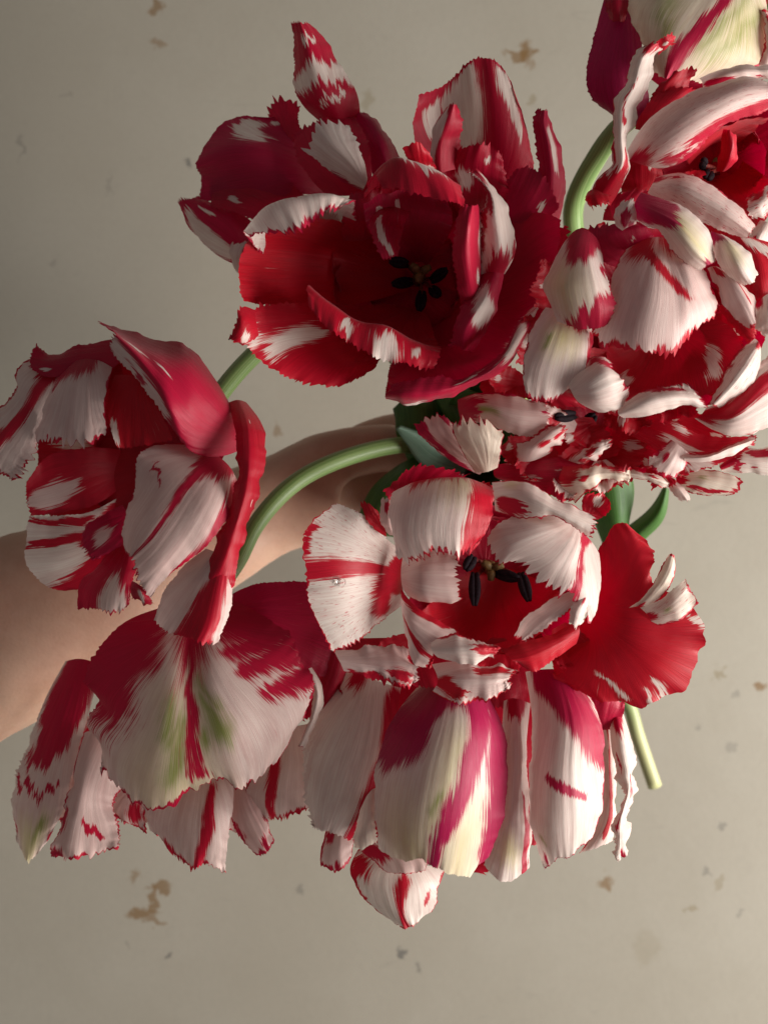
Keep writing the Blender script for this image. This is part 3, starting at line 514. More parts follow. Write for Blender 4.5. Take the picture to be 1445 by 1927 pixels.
pet('1240,470,-.4 1290,560,0 1270,650,.1 1230,760,0|1265,440,-.3 1310,540,0.2 1295,630,.2 1235,760,.1|1285,430,-.6 1335,530,-.4 1318,620,-.3 1245,765,-.2', 0, 'r.2 0,0,.2', mag=.4, edge=(.5,0,.5))
pet('1300,120,-2.4 1350,300,-1.8 1330,450,-1.5 1290,560,-1.3|1340,110,-2.4 1410,320,-1.8 1390,450,-1.5 1330,600,-1.4|1380,160,-3 1450,350,-2.6 1420,470,-2.2 1360,560,-2', 1, mag=.3)
for (x, y, a, l, w_, d, rd, st, pk_) in ((400, 640, 105, 400, 240, -2.0, 0, 'r.3 .2,0,.6;r.3 .8,-.5,.1', .5), (580, 820, 100, 260, 220, -1.9, 0, 'r.3 .6,.2,.3', .5), (760, 760, 92, 420, 240, -2.0, 0, 'r.2 .8,.3,.15', .4),
        (1060, 720, 80, 300, 220, -2.4, 0, 'r.3 .5,-.6,.2', .4), (980, 800, 85, 330, 180, -2.1, 0, 'r.3 .5,0,.2', .5), (300, 760, 110, 330, 160, -1.7, 0, 'r.3 .3,0,.4;r.2 .9,.3,.2', .3), (1180, 340, 60, 330, 260, -2.2, 1, 'w.3 .6,0,.1', 0)):
    ruffle(x, y, a, l, w_, d, rd, st, pk=pk_, edge=(.7, .7, 1.4) if not rd else (0, 0, 0), curl=.4, mag=.25)
stem([(372, 1130, -3), (405, 1110, -3.2), (443, 1062, -3.6), (480, 990, -4.4), (560, 905, -5.8), (660, 858, -7), (775, 838, -8.6), (850, 880, -11.3), (935, 1070, -17), (975, 1270, -21.5)], .0038)

# --- lower middle open bloom
flower('open tulip in the lower middle with white fringed petals cupping dark curved stamens', (680, 380, -5), 1.5, V4)
pet('400,320,-3.5 320,260,-1.2 250,190,-.3 165,152,0|390,360,-3.5 300,300,-1 180,260,0 58,245,.3|385,400,-3.5 290,370,-.9 180,370,0 62,385,.2|385,440,-3.5 290,470,-1 180,490,0 73,490,.2|390,480,-3.5 300,560,-1.2 240,610,-.3 150,648,.0', 0, 'r.07 .2,-.1,.12 .6,-.05,.13 1,-.08,.13;r.1 .1,0,.7 .35,.2,.25 .42,.65,.22;r.1 .97,-.6,.06 1,-.3,.05', (.5,1.2,.8), (0,.5,.5), mag=.12, ruf=.3, fr=.7, wp=.25)
pet('330,265,-1 270,220,-.4 240,152,-.2|330,250,-.8 290,200,-.3 265,150,-.1|340,250,-.9 325,210,-.4 292,172,-.3', 1, mag=.05)
pet('340,260,-.9 312,200,0 320,140,.1|355,260,-.7 335,200,.3 335,135,.3|370,260,-.9 350,200,0 350,145,.1', 0, 'r.2 .8,0,.4', pk=.4)
pet('420,200,-2 352,115,-.3 335,170,.6 345,240,.8 375,345,.5|480,180,-2 420,85,-.1 400,170,1.2 400,260,1.3 440,352,1|540,180,-2 520,70,0 500,160,1.5 490,240,1.6 500,318,1.4|600,180,-2 605,72,0 600,150,1.4 575,230,1.6 565,330,1.4|660,180,-2 682,100,-.2 685,170,1 665,240,1.2 622,298,1', 0, 'r.1 .3,.85,.3 .6,.75,.25 .85,.8,.25 1,.85,.3;r.2 .1,0,.8;y.3 .45,.3,.3', (.6,.5,3.6), (0,0,1.3), mag=.12, wl=2.8, pk=.1, ruf=.4)
pet('420,190,-2.2 340,150,-1 322,112,-.6|440,170,-2.2 390,90,-.8 420,32,-.5|600,150,-2.2 560,90,-1 600,62,-.8', 1, jag=(1,1,1.6), mag=.3)
pet('680,85,-.5 800,85,-.1 910,145,.2 1025,190,.3|685,130,-.2 790,135,.7 900,180,1 1030,240,.9|690,180,-.4 780,205,.4 880,200,.8 1010,280,.6', 0, 'r.12 .1,.5,.4 .3,.6,.25;r.3 1,0,.2;y.3 .2,-.7,.2', (.5,1,2.6), (.4,.5,1.5), mag=.25)
pet('850,180,-.4 740,200,.2 680,240,.4 655,285,.4|900,200,-.2 820,240,.8 740,300,1 700,360,.8|940,220,-.2 890,290,1 850,330,1.2 775,358,1|980,250,-.2 940,330,1.1 900,390,1.3 872,440,1.2|1010,280,-.5 980,370,.9 960,430,1.2 935,462,1.1|1035,320,-.8 1040,410,.3 1032,490,.5 1000,560,.5', 0, 'r.07 0,.35,.2 .3,.42,.07 .7,.55,.06 1,.55,.09;r.1 1,.1,.03', (.6,.3,3.2), (0,0,.6), mag=.35, wl=3, pk=.12, ruf=.3)
pet('960,440,.6 860,480,.3 790,530,.2 745,600,.2|980,455,.9 890,510,.8 830,550,.7 770,610,.6|990,470,.9 920,520,.9 870,565,.8 780,615,.7', 0, '', (.4,1.0,1), (0,.6,1), pk=.35, mag=.1)
pet('975,450,.8 945,490,1 932,545,1|990,465,1 970,510,1.2 955,565,1.1|1005,470,.8 995,510,.9 980,560,.9', 0, 'r.2 .1,0,.3', (1,1,1.5), pk=.1)
pet('385,330,-1.5 450,310,-.8 520,315,-.6 572,330,-.6|380,380,-1.2 450,380,-.3 520,385,-.2 568,392,-.3|385,430,-1.2 450,450,-.3 520,455,-.2 585,455,-.3|400,460,-1.5 470,485,-.7 530,485,-.6 585,480,-.6', 0, '', (.3,.3,2.4), (0,.8,.7), pk=.35, mag=.1)
pet('380,435,-1 420,490,-.4 500,540,-.2 575,582,-.1|378,500,-.8 410,560,0 450,600,.2 505,640,.2|385,560,-.9 400,630,-.2 430,695,0 470,700,0', 0, 'r.1 0,-.8,.2 .4,-.9,.25 .8,-.95,.15;r.08 .1,.2,.08 .6,.35,.12 1,.5,.06', (.5,.4,1.2), (0,0,.6), mag=.1, pk=.25)
pet('480,612,.1 550,590,.3 620,598,.4 690,620,.3|480,640,.5 560,640,.9 630,640,1 700,642,.7|500,665,.2 560,680,.5 640,686,.6 690,662,.4', 0, 'r.15 .85,0,.6 1,0,.7;r.2 .2,-1,.12 .5,-1,.1', (2.0,.8,1.0), (.7,0,.5), mag=.1, ruf=1.0, wl=1.6)
pet('640,360,-4 520,440,-2.6 440,520,-1 400,560,-.7|660,380,-4 580,520,-2.8 520,600,-1.2 500,640,-.4|690,390,-4 680,540,-3 680,610,-1.6 680,660,-.3|720,390,-4 800,500,-2.8 800,570,-1.4 790,620,-.4|740,370,-4 880,430,-2.6 920,460,-1.2 960,480,-.4', 1, mag=.05, jag=(.3,.3,.5))
pet('1000,380,-2.5 1050,280,-1.8 1090,220,-1.6 1180,262,-1.5|1010,420,-2.5 1100,380,-1.4 1160,330,-1.2 1226,330,-1.2|1015,450,-2.4 1120,460,-1 1190,440,-.8 1225,400,-.9|1015,480,-2.3 1130,520,-.8 1260,555,-.6 1400,570,-.7|1008,500,-2.2 1125,580,-.7 1260,620,-.5 1385,645,-.7|1000,520,-2.2 1110,620,-.7 1210,690,-.4 1318,760,-.7|985,540,-2.2 1070,670,-.7 1140,750,-.6 1215,836,-.8|965,560,-2.2 1010,680,-.9 1050,750,-.8 1100,815,-1|930,570,-2.4 920,670,-1.4 940,730,-1.2 985,800,-1.3|900,580,-2.6 880,660,-1.8 880,700,-1.6 895,750,-1.6', 1, 'w.06 .66,.55,.02 .88,.53,.03;w.06 .8,.26,.012 .97,.25,.022;w.06 .82,.34,.01 .97,.34,.02;w.06 .97,-.28,.03', (.5,.5,.6), mag=.05, ruf=.9, wp=.25, lob=2.2)
pet('1130,500,-.85 1200,440,-.5 1240,360,-.4 1262,322,-.4|1170,495,-.6 1235,430,-.3 1268,370,-.2 1280,322,-.3|1200,500,-.7 1255,450,-.4 1285,390,-.4 1292,350,-.4', 0, 'r.25 0,0,.3', (.4,.4,.6), (.5,.4,.9), mag=.15, yl=.25, fr=.3, pk=.05)
pet('1170,500,-.7 1240,470,-.4 1290,430,-.3 1320,404,-.3|1200,530,-.6 1270,500,-.2 1320,460,-.2 1342,440,-.3|1210,560,-.8 1290,545,-.4 1330,520,-.4 1362,482,-.4', 0, 'r.3 0,0,.4;r.2 .3,1,.2;g.3 .35,0,.12', (.3,.4,.5), (0,.7,.9), mag=.2, yl=.15, fr=.8)
pet('960,545,-.8 850,600,-.5 760,620,-.4 700,640,-.4|970,575,-.6 870,630,-.2 800,660,-.1 735,672,-.2|960,620,-.8 890,670,-.5 830,710,-.4 770,690,-.4', 1, mag=.05)
pet('155,640,-.6 250,635,-.8 350,620,-1 400,650,-1|175,680,-.1 270,690,.0 350,700,.1 440,720,.1|190,715,-.2 300,730,0 380,765,.1 440,762,0', 0, 'r.2 .75,.5,.3;r.25 .4,.9,.15;r.2 .1,.8,.1', (.8,2.2,1.4), (.4,1.4,.8), mag=.15, pk=.4, ruf=1.5, wl=1.7)
pet('480,690,-.6 560,680,-.4 680,690,-.4 765,708,-.5|500,740,.0 580,740,.3 680,740,.4 745,735,.2|480,780,-.2 560,818,.1 640,818,.2 742,755,0', 0, 'r.12 .1,.2,.4 .25,.6,.3;r.12 .6,-.5,.3 .9,-.6,.2;r.2 .8,1,.15', (.8,2.0,1.8), (0,1.0,.8), mag=.05, pk=.25, ruf=1.3, wl=1.6)
pet('200,600,-2 190,670,-1.4 200,720,-1.2|330,600,-2 320,700,-1.2 330,750,-1|450,600,-2 460,720,-1 480,770,-.8|600,620,-2 620,720,-1 620,790,-.8|760,640,-2 740,700,-1.2 750,720,-1', 1, mag=.2)
cup(670, 400, 210, -4.7, -3.6, 6)
cup(680, 420, 290, -5.2, -3.2, 6, 1, .5, .9)
for (x, y, a, l, w_, d, rd, st) in ((700, 600, 90, 130, 140, -1.4, 1, ''), (420, 600, 140, 150, 120, -1.5, 1, 'w.3 .7,0,.2'), (560, 640, 110, 130, 140, -1.5, 1, ''),
        (900, 560, 60, 150, 140, -1.7, 1, ''), (1000, 200, 300, 90, 110, -1.4, 1, 'w.3 .7,0,.3'), (700, 150, 275, 70, 140, -1.6, 1, 'w.3 .7,0,.3')):
    ruffle(x, y, a, l, w_, d, rd, st, curl=.4)
stamens((668, 365, -4.2), [((618, 330, -2.4), (592, 375, -2.0)), ((622, 385, -2.6), (622, 492, -1.6)), ((690, 385, -2.8), (770, 405, -2.2)), ((775, 385, -2.4), (802, 478, -1.6))])
stem([(925, 1070, -3), (915, 1060, -5), (885, 985, -8.5), (858, 895, -11.5), (905, 1010, -16.5), (945, 1180, -21.5)])

# --- bottom bloom hanging down
flower('lowest hanging tulip, cream and magenta outer petals with one red striped petal tip below', (640, 120, -2.5), 0, V5)
pet('220,130,-2 130,260,-1.6 62,420,-1.2 58,580,-1.1 100,722,-1.1|290,140,-1.7 230,300,-1 170,480,-.6 140,620,-.6 130,735,-.8|360,170,-1.6 330,360,-.8 270,540,-.5 220,660,-.5 172,745,-.7|430,190,-1.6 400,380,-.9 340,560,-.7 290,680,-.7 240,775,-.9', 0, 'r.1 .1,.85,.3 .5,.9,.22 1,.95,.24;r.2 0,-.4,.3', (1.8,.4,1.5), mag=.2, ruf=.3, pk=.05)
pet('160,700,-1.6 132,780,-1.4 128,862,-1.2|210,700,-1.4 190,790,-1 190,892,-.9|260,700,-1.5 250,780,-1.2 245,835,-1.1', 0, 'r.3 .3,-.6,.3;r.3 .9,0,.2', (.4,.6,1.4), (.8,.5,1.4), pk=.5, mag=.3)
pet('500,180,-.8 390,330,0 332,500,.3 330,650,.4 350,802,.3|560,160,-.2 490,330,1.2 440,500,1.7 430,670,1.8 455,852,1.3|610,150,0 590,330,1.7 560,500,2.3 540,680,2.3 530,852,1.7|660,150,0 680,330,1.7 660,500,2.3 630,690,2.3 585,892,1.6|700,160,-.2 750,340,1.3 740,510,1.8 710,690,1.8 660,906,1.2|740,190,-.8 828,380,.2 832,520,.5 815,690,.6 742,862,.4', 0, 'r.1 0,0,.5 .1,.15,.35;r.1 .14,-.5,.4 .3,-.75,.42 .38,-.5,.22;w.08 .24,.08,.1 .33,-.1,.14;r.08 .12,.45,.28 .35,.42,.17 .55,.3,.15 .75,.12,.13 1,-.05,.1;r.1 .2,.95,.35 .45,.95,.33 .65,.92,.22 1,.98,.15;y.2 .4,.1,.12 .6,.02,.14 .8,-.12,.12;g.08 .72,-.14,.012 .64,-.04,.014;y.3 .8,.45,.25 .95,.4,.25;y.3 .9,-.4,.3', (.4,.4,.6), mag=.85, ruf=.35, wp=.22, lob=1.2)
pet('820,240,-.8 810,450,-.3 800,650,0 742,862,.0|860,230,-.6 860,450,.2 850,680,.4 822,925,.3|920,250,-.7 905,450,-.1 925,680,0 915,872,0', 0, 'r.15 0,0,.7;r.1 .5,.5,.03 .7,.8,.12 1,.75,.14;y.3 .85,0,.4', (.3,.3,.5), mag=.35)
pet('900,130,-1 925,330,-.2 915,520,.2 920,700,.4 975,880,.3|960,120,-.4 1000,320,.8 990,500,1.3 990,680,1.4 1020,852,.9|1030,120,-.3 1090,330,1 1080,500,1.5 1085,660,1.5 1080,820,1|1090,140,-.8 1190,340,0 1200,480,.4 1195,630,.5 1150,760,.4', 0, 'r.12 0,0,.8 .15,.3,.6;r.12 .3,.5,.42 .45,.8,.28 .54,.95,.15;r.06 .55,-.4,.05 .62,0,.07 .7,.5,.05;r.1 .95,-.8,.08;g.06 .83,-.75,.015 .88,-.6,.01;w.15 .3,-.6,.1', (.4,.4,.8), (0,.5,.5), mag=.6, ruf=.4, wp=.15, lob=1)
pet('1220,320,-1.2 1230,450,-.7 1262,600,-.5 1225,760,-.4 1250,842,-.4|1240,300,-1 1270,450,-.3 1290,560,-.2 1260,700,-.1 1265,842,-.3|1265,280,-1.3 1318,500,-.9 1312,600,-.8 1288,720,-.7 1285,800,-.7', 0, 'r.2 0,0,.6;r.3 .3,-.6,.12;r.3 .45,.2,.12 .55,.4,.15;r.3 .75,-.5,.2;r.2 1,0,.3', (1.3,1.3,.8), mag=.4, ruf=1.4, wl=1.8)
pet('1170,300,-1.6 1190,500,-1.3 1170,700,-1.2 1100,822,-1|1210,300,-1.4 1215,500,-1 1205,700,-.9 1155,802,-.9|1245,330,-1.6 1245,520,-1.4 1240,660,-1.3 1232,775,-1.3', 0, 'r.1 .2,0,.15 .6,.25,.2 .9,.2,.3;r.2 0,0,.5;r.1 .9,-.9,.2', (.4,.4,1), mag=.05, pk=.2)
pet('1130,350,-1.3 1140,260,-.9 1162,188,-.8|1190,350,-1.1 1195,270,-.8 1205,218,-.7|1255,340,-1.3 1268,290,-1 1282,245,-.9', 1, jag=(.6,.6,1.4), mag=.4)
pet('270,800,-1.8 238,880,-1.6 290,980,-1.4 380,1062,-1.2|380,820,-1.5 370,920,-1.1 395,1000,-.9 440,1102,-.9|460,850,-1.4 460,950,-.9 450,1040,-.8 470,1098,-.8|600,870,-1.8 572,960,-1.4 560,1020,-1.2 505,1065,-1.1', 0, 'r.1 .3,.15,.14 .7,.02,.16 1,0,.25;r.3 .4,.8,.04 .6,.75,.05;r.2 .2,-.8,.2', (.6,.6,.8), (.8,.4,.6), mag=.1)
pet('300,560,-.9 258,700,-.6 252,802,-.6|320,560,-.7 295,700,-.1 300,800,-.3|345,560,-.7 335,700,-.1 342,780,-.2', 0, '', mag=.2, yl=.2)
pet('280,810,-1.4 340,860,-1.2 380,892,-1.1|340,780,-1.2 430,850,-.8 445,896,-.8|480,820,-1.2 530,850,-.8 522,882,-.8', 0, 'r.2 .2,-.6,.4', (.5,.5,.8), (.6,.6,.6), pk=.35)
pet('560,830,-1.6 640,880,-1.2 700,890,-1|640,820,-1.6 720,870,-1.1 755,892,-1|740,800,-1.6 800,840,-1.2 830,860,-1', 1, mag=.2)
pet('560,40,-2 600,160,-1.2 640,270,-1|760,30,-2 760,150,-1 770,270,-.8|960,40,-2 930,160,-1.2 900,270,-1', 1, mag=.3)
pet('420,140,-2.6 300,400,-2.8 260,600,-2.4 280,780,-2|600,140,-2.6 560,400,-1.2 520,650,-.9 480,800,-1|800,140,-2.6 850,400,-1.4 840,650,-1.2 800,800,-1.2|1000,160,-2.6 1130,400,-1.8 1120,620,-1.6 1040,780,-1.4', 1, mag=.2)
stem([(855, 1230, -3), (860, 1200, -5.5), (870, 1080, -9), (862, 890, -12), (890, 990, -17), (920, 1150, -22)])

# --- right hand open bloom
flower('pale ruffled tulip at the right, a broad white petal with red stripe covering its mouth', (1000, 650, -3.5), 1.6, V3)
pet('900,250,0 840,340,.8 800,450,1.2 760,550,1.2 738,622,1|950,230,.2 900,340,1.5 870,470,2 850,580,2 850,682,1.7|1000,220,.4 990,340,1.8 980,470,2.4 960,590,2.4 962,690,2|1040,220,.4 1060,350,1.7 1080,470,2.2 1080,590,2.3 1062,695,1.9|1080,230,.2 1130,340,1.6 1150,440,2 1160,530,2 1150,605,1.7|1100,250,0 1190,350,.9 1230,430,1.2 1246,500,1.2 1232,560,1', 0, 'r.06 .22,-.35,.1 .4,-.05,.09 .6,.3,.06 .72,.48,.02;r.2 .1,-.6,.3;r.2 0,.2,.3', (.5,.8,3), (1.2,.5,2.4), mag=.12, pk=.35, ruf=.35, wl=2.4, wp=.5)
pet('640,240,.5 590,330,1 553,420,1.2 582,500,1.3 610,560,1.2|700,190,.8 660,310,1.8 640,420,2.2 660,500,2.1 690,590,1.6|760,220,.8 740,320,2.0 750,420,2.4 760,500,2.3 760,588,1.8|790,290,.5 805,370,1.6 832,460,2.0 832,520,2.0 815,565,1.7', 0, 'r.15 0,0,1 .15,0,.6;r.1 1,-.5,.2 .9,.3,.25 .85,.8,.3 1,.6,.4;y.4 .6,-.4,.4;r.3 .4,.9,.15', (.3,1,.6), (0,.8,0), mag=.4, ruf=.25, pk=.1)
pet('560,500,.6 498,610,.9 473,730,1.1 482,860,1.2|610,510,.8 570,640,1.4 545,750,1.4 535,885,1.3|700,530,.8 690,640,1.4 660,740,1.4 605,870,1.2|745,590,.4 750,660,1.2 725,740,1.4 665,820,1.3', 0, 'r.2 0,.3,.4;r.1 .2,.95,.15 .6,1,.12;g.12 .3,-.35,.05 .42,-.4,.03;y.3 .3,0,.4;r.2 1,-.3,.12;r.2 .5,-1,.1', (.4,.6,2.2), (.5,.6,1), mag=.25, pk=.1)
pet('640,770,.8 700,720,.8 770,700,.7 820,712,.5|660,830,1.4 740,790,1.9 800,760,1.9 850,770,1.4|690,880,1.3 770,870,1.9 830,840,1.9 882,800,1.5|770,920,.9 820,917,1.3 860,897,1.3 897,842,1.1', 0, 'r.35 .6,-.8,.15 .85,-.6,.15;r.2 1,.6,.12', (1.5,.3,1.6), (.8,0,1.0), mag=.3, fr=.2)
pet('850,890,.9 920,850,1.2 1030,815,1.2 1140,812,1|850,925,1.2 940,890,1.8 1060,860,1.8 1190,870,1.3|870,940,.9 960,937,1.3 1080,902,1.3 1200,900,1', 0, 'r.35 .5,-.8,.12 .8,-.7,.15', (2,.3,1.4), (1.2,0,1), mag=.25, ruf=.5, fr=.2)
pet('900,560,-1 820,640,-1 800,700,-.5 820,780,.3|960,600,-1.4 930,720,-1.2 910,800,-.6 900,870,.6|1040,600,-1.4 1060,730,-1 1055,800,-.4 1050,860,.6|1120,580,-1 1200,680,-.4 1210,770,.2 1200,850,.6|1180,540,-.4 1300,580,.2 1340,640,.4 1320,790,.8', 1, 'w.25 .5,.55,.1 .75,.6,.1;w.3 .6,-.6,.08', mag=.1, jag=(.4,.4,.6))
pet('1200,350,.6 1240,430,1 1290,530,1 1375,590,.8|1240,340,.8 1310,410,1.5 1360,490,1.5 1395,570,1.2|1290,380,.6 1350,420,1 1392,470,1 1402,520,.9', 0, 'r.3 .4,.3,.05 .7,.2,.06;r.3 .1,-.3,.3', (.8,.5,1), (.8,0,.8), mag=.15, pk=.35)
pet('1240,500,.2 1290,560,.5 1340,620,.6 1380,640,.6|1290,480,.3 1340,540,.8 1370,590,.9 1395,610,.8|1330,470,0 1390,510,.4 1400,560,.5 1410,590,.5', 1, mag=.05)
pet('1390,625,.8 1300,700,1 1250,800,1.1 1200,885,1|1410,645,1.2 1350,740,1.8 1290,820,1.7 1220,893,1.3|1417,690,.8 1402,770,1.1 1340,845,1.1 1240,902,.9', 0, 'r.3 0,0,.3;r.3 .5,-.9,.2;r.3 .85,-.3,.2', (1,.3,1), (1,0,.5), mag=.15, fr=.8)
pet('900,330,-.5 800,330,0 740,260,.2 732,185,.2|950,320,-.4 880,270,.3 840,200,.6 850,167,.5|1010,290,-.5 990,220,.2 960,180,.6 930,157,.5', 1, 'w.3 .6,.4,.06', (.6,.6,1.2), mag=.5)
pet('850,210,.4 833,140,.8 870,77,1|880,190,.8 880,120,1.2 900,70,1.2|922,170,.6 922,110,.9 917,80,1', 0, 'r.12 .35,0,.5;r.2 0,.5,.3', mag=.6)
pet('920,150,.5 960,180,1 1010,200,1.4 1060,270,1.6 1110,330,1.5 1180,355,1.2|915,100,.9 990,130,1.8 1060,170,2.3 1120,230,2.5 1170,290,2.3 1212,335,1.8|940,45,.6 1040,75,1.2 1130,115,1.6 1190,170,1.7 1222,240,1.6 1240,322,1.3', 0, 'r.12 .0,0,1 .18,.1,.9 .25,.4,.6;r.1 1,0,.3;y.3 .5,.3,.3 .8,.2,.3;g.3 .45,.3,.12', (1.2,.2,.4), (.3,0,.5), mag=.7, ruf=.3)
pet('1220,200,.6 1230,290,1.1 1260,360,1.3 1330,412,1.2|1245,210,.8 1290,270,1.9 1330,340,2.1 1372,412,1.7|1260,210,.6 1340,260,1.3 1387,310,1.4 1402,372,1.2', 0, 'r.12 0,0,.6 .08,-.8,.3;y.3 .5,.2,.3', (.5,.2,.5), mag=.7)
pet('1260,220,.2 1350,330,.4 1360,390,.5 1365,465,.5|1330,215,.4 1400,330,.8 1410,400,.9 1420,475,.8|1450,240,.3 1510,350,.5 1510,400,.5 1510,450,.5', 1, 'w.12 .1,0,.25 .2,.6,.3', mag=.05)
pet('1200,900,.2 1300,850,.8 1400,760,.9 1480,690,.8|1180,930,.4 1300,920,1.2 1420,830,1.3 1510,760,1.1|1160,940,.3 1290,980,1 1420,930,1.1 1510,860,1|1150,940,0 1270,1005,.4 1400,1002,.5 1510,930,.5', 0, 'r.1 .1,-.4,.4 .4,-.5,.35 .7,-.45,.3 1,-.3,.25;r.15 0,0,.4;r.2 .6,1,.1', (.4,.4,.6), mag=.1, pk=.1)
pet('1385,520,.8 1395,580,1 1420,617,.8|1430,455,1 1450,540,1.5 1455,615,1.1|1500,440,.8 1510,540,1.2 1510,600,1', 0, 'r.2 0,-.5,.3', mag=.3, fr=.3)
pet('1240,620,-.4 1330,700,.2 1400,720,.3 1480,640,.3|1230,700,-.4 1300,780,.2 1400,790,.3 1500,740,.3|1200,800,-.6 1260,850,0 1360,860,.1 1480,820,.1', 0, 'r.2 .2,0,.5;r.2 .6,-.3,.2', pk=.3, mag=.1)
cup(1030, 600, 260, -3.2, -1.2, 6)
cup(1000, 560, 440, -4.0, -1.7, 7, 1, .3, .85)
cup(1030, 620, 330, -3.8, -2.2, 6, 1, .5, .8)
for (x, y, a, l, w_, d, rd, st) in ((1180, 560, 20, 190, 150, -.6, 1, 'w.3 .7,0,.2'), (1160, 700, 40, 190, 170, -.8, 1, 'w.3 .75,.3,.2'), (1250, 420, 10, 200, 160, -.6, 1, 'w.3 .7,-.3,.2'),
        (820, 700, 160, 170, 150, -.8, 1, 'w.35 .7,0,.25'), (1120, 260, 330, 190, 150, -.7, 1, ''), (880, 800, 100, 150, 140, -.6, 1, 'w.3 .7,.4,.2'), (700, 560, 170, 150, 130, -.6, 1, 'w.3 .6,0,.15'),
        (1080, 840, 80, 110, 150, -.4, 1, ''), (1260, 840, 60, 120, 150, -.5, 1, 'w.3 .7,0,.2'), (800, 300, 240, 140, 130, -.8, 1, ''), (590, 640, 185, 150, 200, -.9, 1, 'w.3 .7,0,.3'), (640, 430, 190, 130, 200, -.9, 1, 'w.3 .7,0,.1')):
    ruffle(x, y, a, l, w_, d, rd, st, ruf=1.2)
stem([(1235, 650, -2), (1215, 660, -4), (1060, 760, -8), (868, 884, -12), (960, 1060, -17), (1060, 1260, -22)])

# --- ruffled bloom below it
flower('heavily ruffled tulip tucked under the pale right bloom, with a fan of split petals', (760, 1000, -3.5), .2, V3)
pet('830,940,-1 1000,930,-.3 1200,1010,0 1400,1010,.2|850,970,-1 1000,1010,-.1 1150,1080,.2 1330,1090,.4|880,1000,-1 980,1060,-.3 1060,1120,0 1100,1180,.1', 1, 'w.12 .45,-.1,.22 .6,-.2,.14;w.2 .85,.6,.25;w.15 .5,-.8,.14', (.5,.8,1.4), mag=.1, pk=.2)
pet('1100,1080,.3 1200,1078,.5 1300,1035,.5 1400,1008,.4|1110,1100,.6 1200,1098,.9 1300,1060,.9 1395,1030,.7|1115,1115,.3 1205,1118,.5 1305,1088,.5 1390,1048,.4', 0, 'r.3 .3,-.8,.2 .7,-.8,.2;r.2 1,0,.2', (1.2,.4,.8), (1.0,0,.8), mag=.2)
pet('1060,1030,.2 1000,1080,.4 960,1112,.4|1090,1050,.4 1050,1120,.6 1010,1175,.4|1140,1090,.2 1110,1140,.3 1080,1182,.2', 0, 'r.4 .5,-.4,.2', (.8,.8,1.6), (1.2,1,1), pk=.25, mag=.3)
pet('1060,1140,-1 1180,1140,-.8 1270,1160,-.6 1335,1188,-.6|1080,1190,-.8 1190,1195,-.3 1260,1215,-.3 1330,1238,-.3|1060,1215,-1 1150,1240,-.7 1200,1252,-.6 1245,1250,-.6', 0, 'r.15 0,0,.5;r.15 .3,.5,.15 .6,.6,.2 .9,.2,.12;r.2 1,0,.3;g.3 .4,-.3,.06', (.5,.5,1.4), (.5,.5,.8), mag=.15, yl=.2)
pet('1020,1180,-.9 1060,1230,-.6 1100,1275,-.6|1050,1180,-.8 1090,1230,-.4 1125,1275,-.4|1090,1190,-.9 1120,1230,-.6 1140,1262,-.6', 0, 'r.3 .2,0,.3', (.8,.8,1), mag=.3, pk=.15)
pet('1130,1120,-.9 1180,1130,-.7 1220,1150,-.7|1130,1110,-.8 1190,1120,-.5 1235,1135,-.5|1150,1100,-.9 1200,1110,-.7 1235,1120,-.7', 1, mag=.1)
pet('215,870,-1.5 320,840,-.6 440,850,-.3 560,880,-.2|220,920,-1.4 330,900,-.2 450,930,.2 580,940,.1|230,960,-1.6 350,970,-.6 450,1010,-.2 560,1012,-.1', 0, 'r.2 0,0,1;r.25 .15,-.3,.6;g.3 .35,.1,.2 .5,.15,.12;r.2 1,-.3,.1;r.3 .3,.9,.15', (.5,.4,1.8), (.8,0,.8), mag=.5, pk=.4)
pet('300,1165,-1.5 150,1085,-1 70,1015,-.8 38,962,-.7|320,1150,-1.3 210,1040,-.5 155,975,-.2 140,920,-.2|345,1140,-1.3 260,1030,-.6 205,970,-.4 185,955,-.3', 0, 'r.15 .2,-.9,.2 .6,-.75,.16 .9,-.8,.25;r.3 .95,.4,.2', (.4,.4,2.4), (.6,.5,1.2), mag=.5, pk=.6)
pet('285,1155,-.8 225,1065,-.2 195,1000,0 203,938,0|330,1155,-.5 310,1050,.3 290,990,.4 275,940,.3|375,1140,-.6 385,1080,.2 392,1020,.2 387,960,.1', 0, 'r.3 .95,-.6,.15', (.5,.5,4.5), (.4,.3,.9), mag=.3, yl=.3, wl=4.2)
pet('440,1105,-.8 445,1050,-.3 520,1010,0 605,950,.1|500,1112,-.6 530,1060,.1 580,1020,.3 640,980,.3|580,1080,-.8 600,1060,-.4 630,1030,-.2 642,1010,-.1', 0, 'r.3 .5,0,.25;r.3 .8,.2,.3', (1.4,1,2.4), (1.2,.8,1.2), mag=.1, pk=.2, ruf=1.2)
pet('640,1105,-.8 690,1070,-.3 740,1050,-.1 830,1018,0|680,1120,-.5 720,1095,.1 770,1070,.2 830,1038,.2|710,1130,-.8 760,1105,-.3 790,1085,-.1 825,1058,0', 0, 'r.35 .5,-.3,.4;r.3 .2,.3,.4', (1.4,1.4,2), (1,1,1), mag=.08, ruf=1.2)
pet('360,1130,-1.6 480,1110,-1 600,1100,-.8 720,1120,-.6|360,1170,-1.5 480,1170,-.7 600,1170,-.3 690,1180,-.2|400,1190,-1.6 500,1220,-1 580,1250,-.7 640,1282,-.5', 1, 'w.35 .5,.2,.2;w.3 .8,-.3,.08', (.8,.8,1.8), mag=.3, ruf=.8, pk=.5)
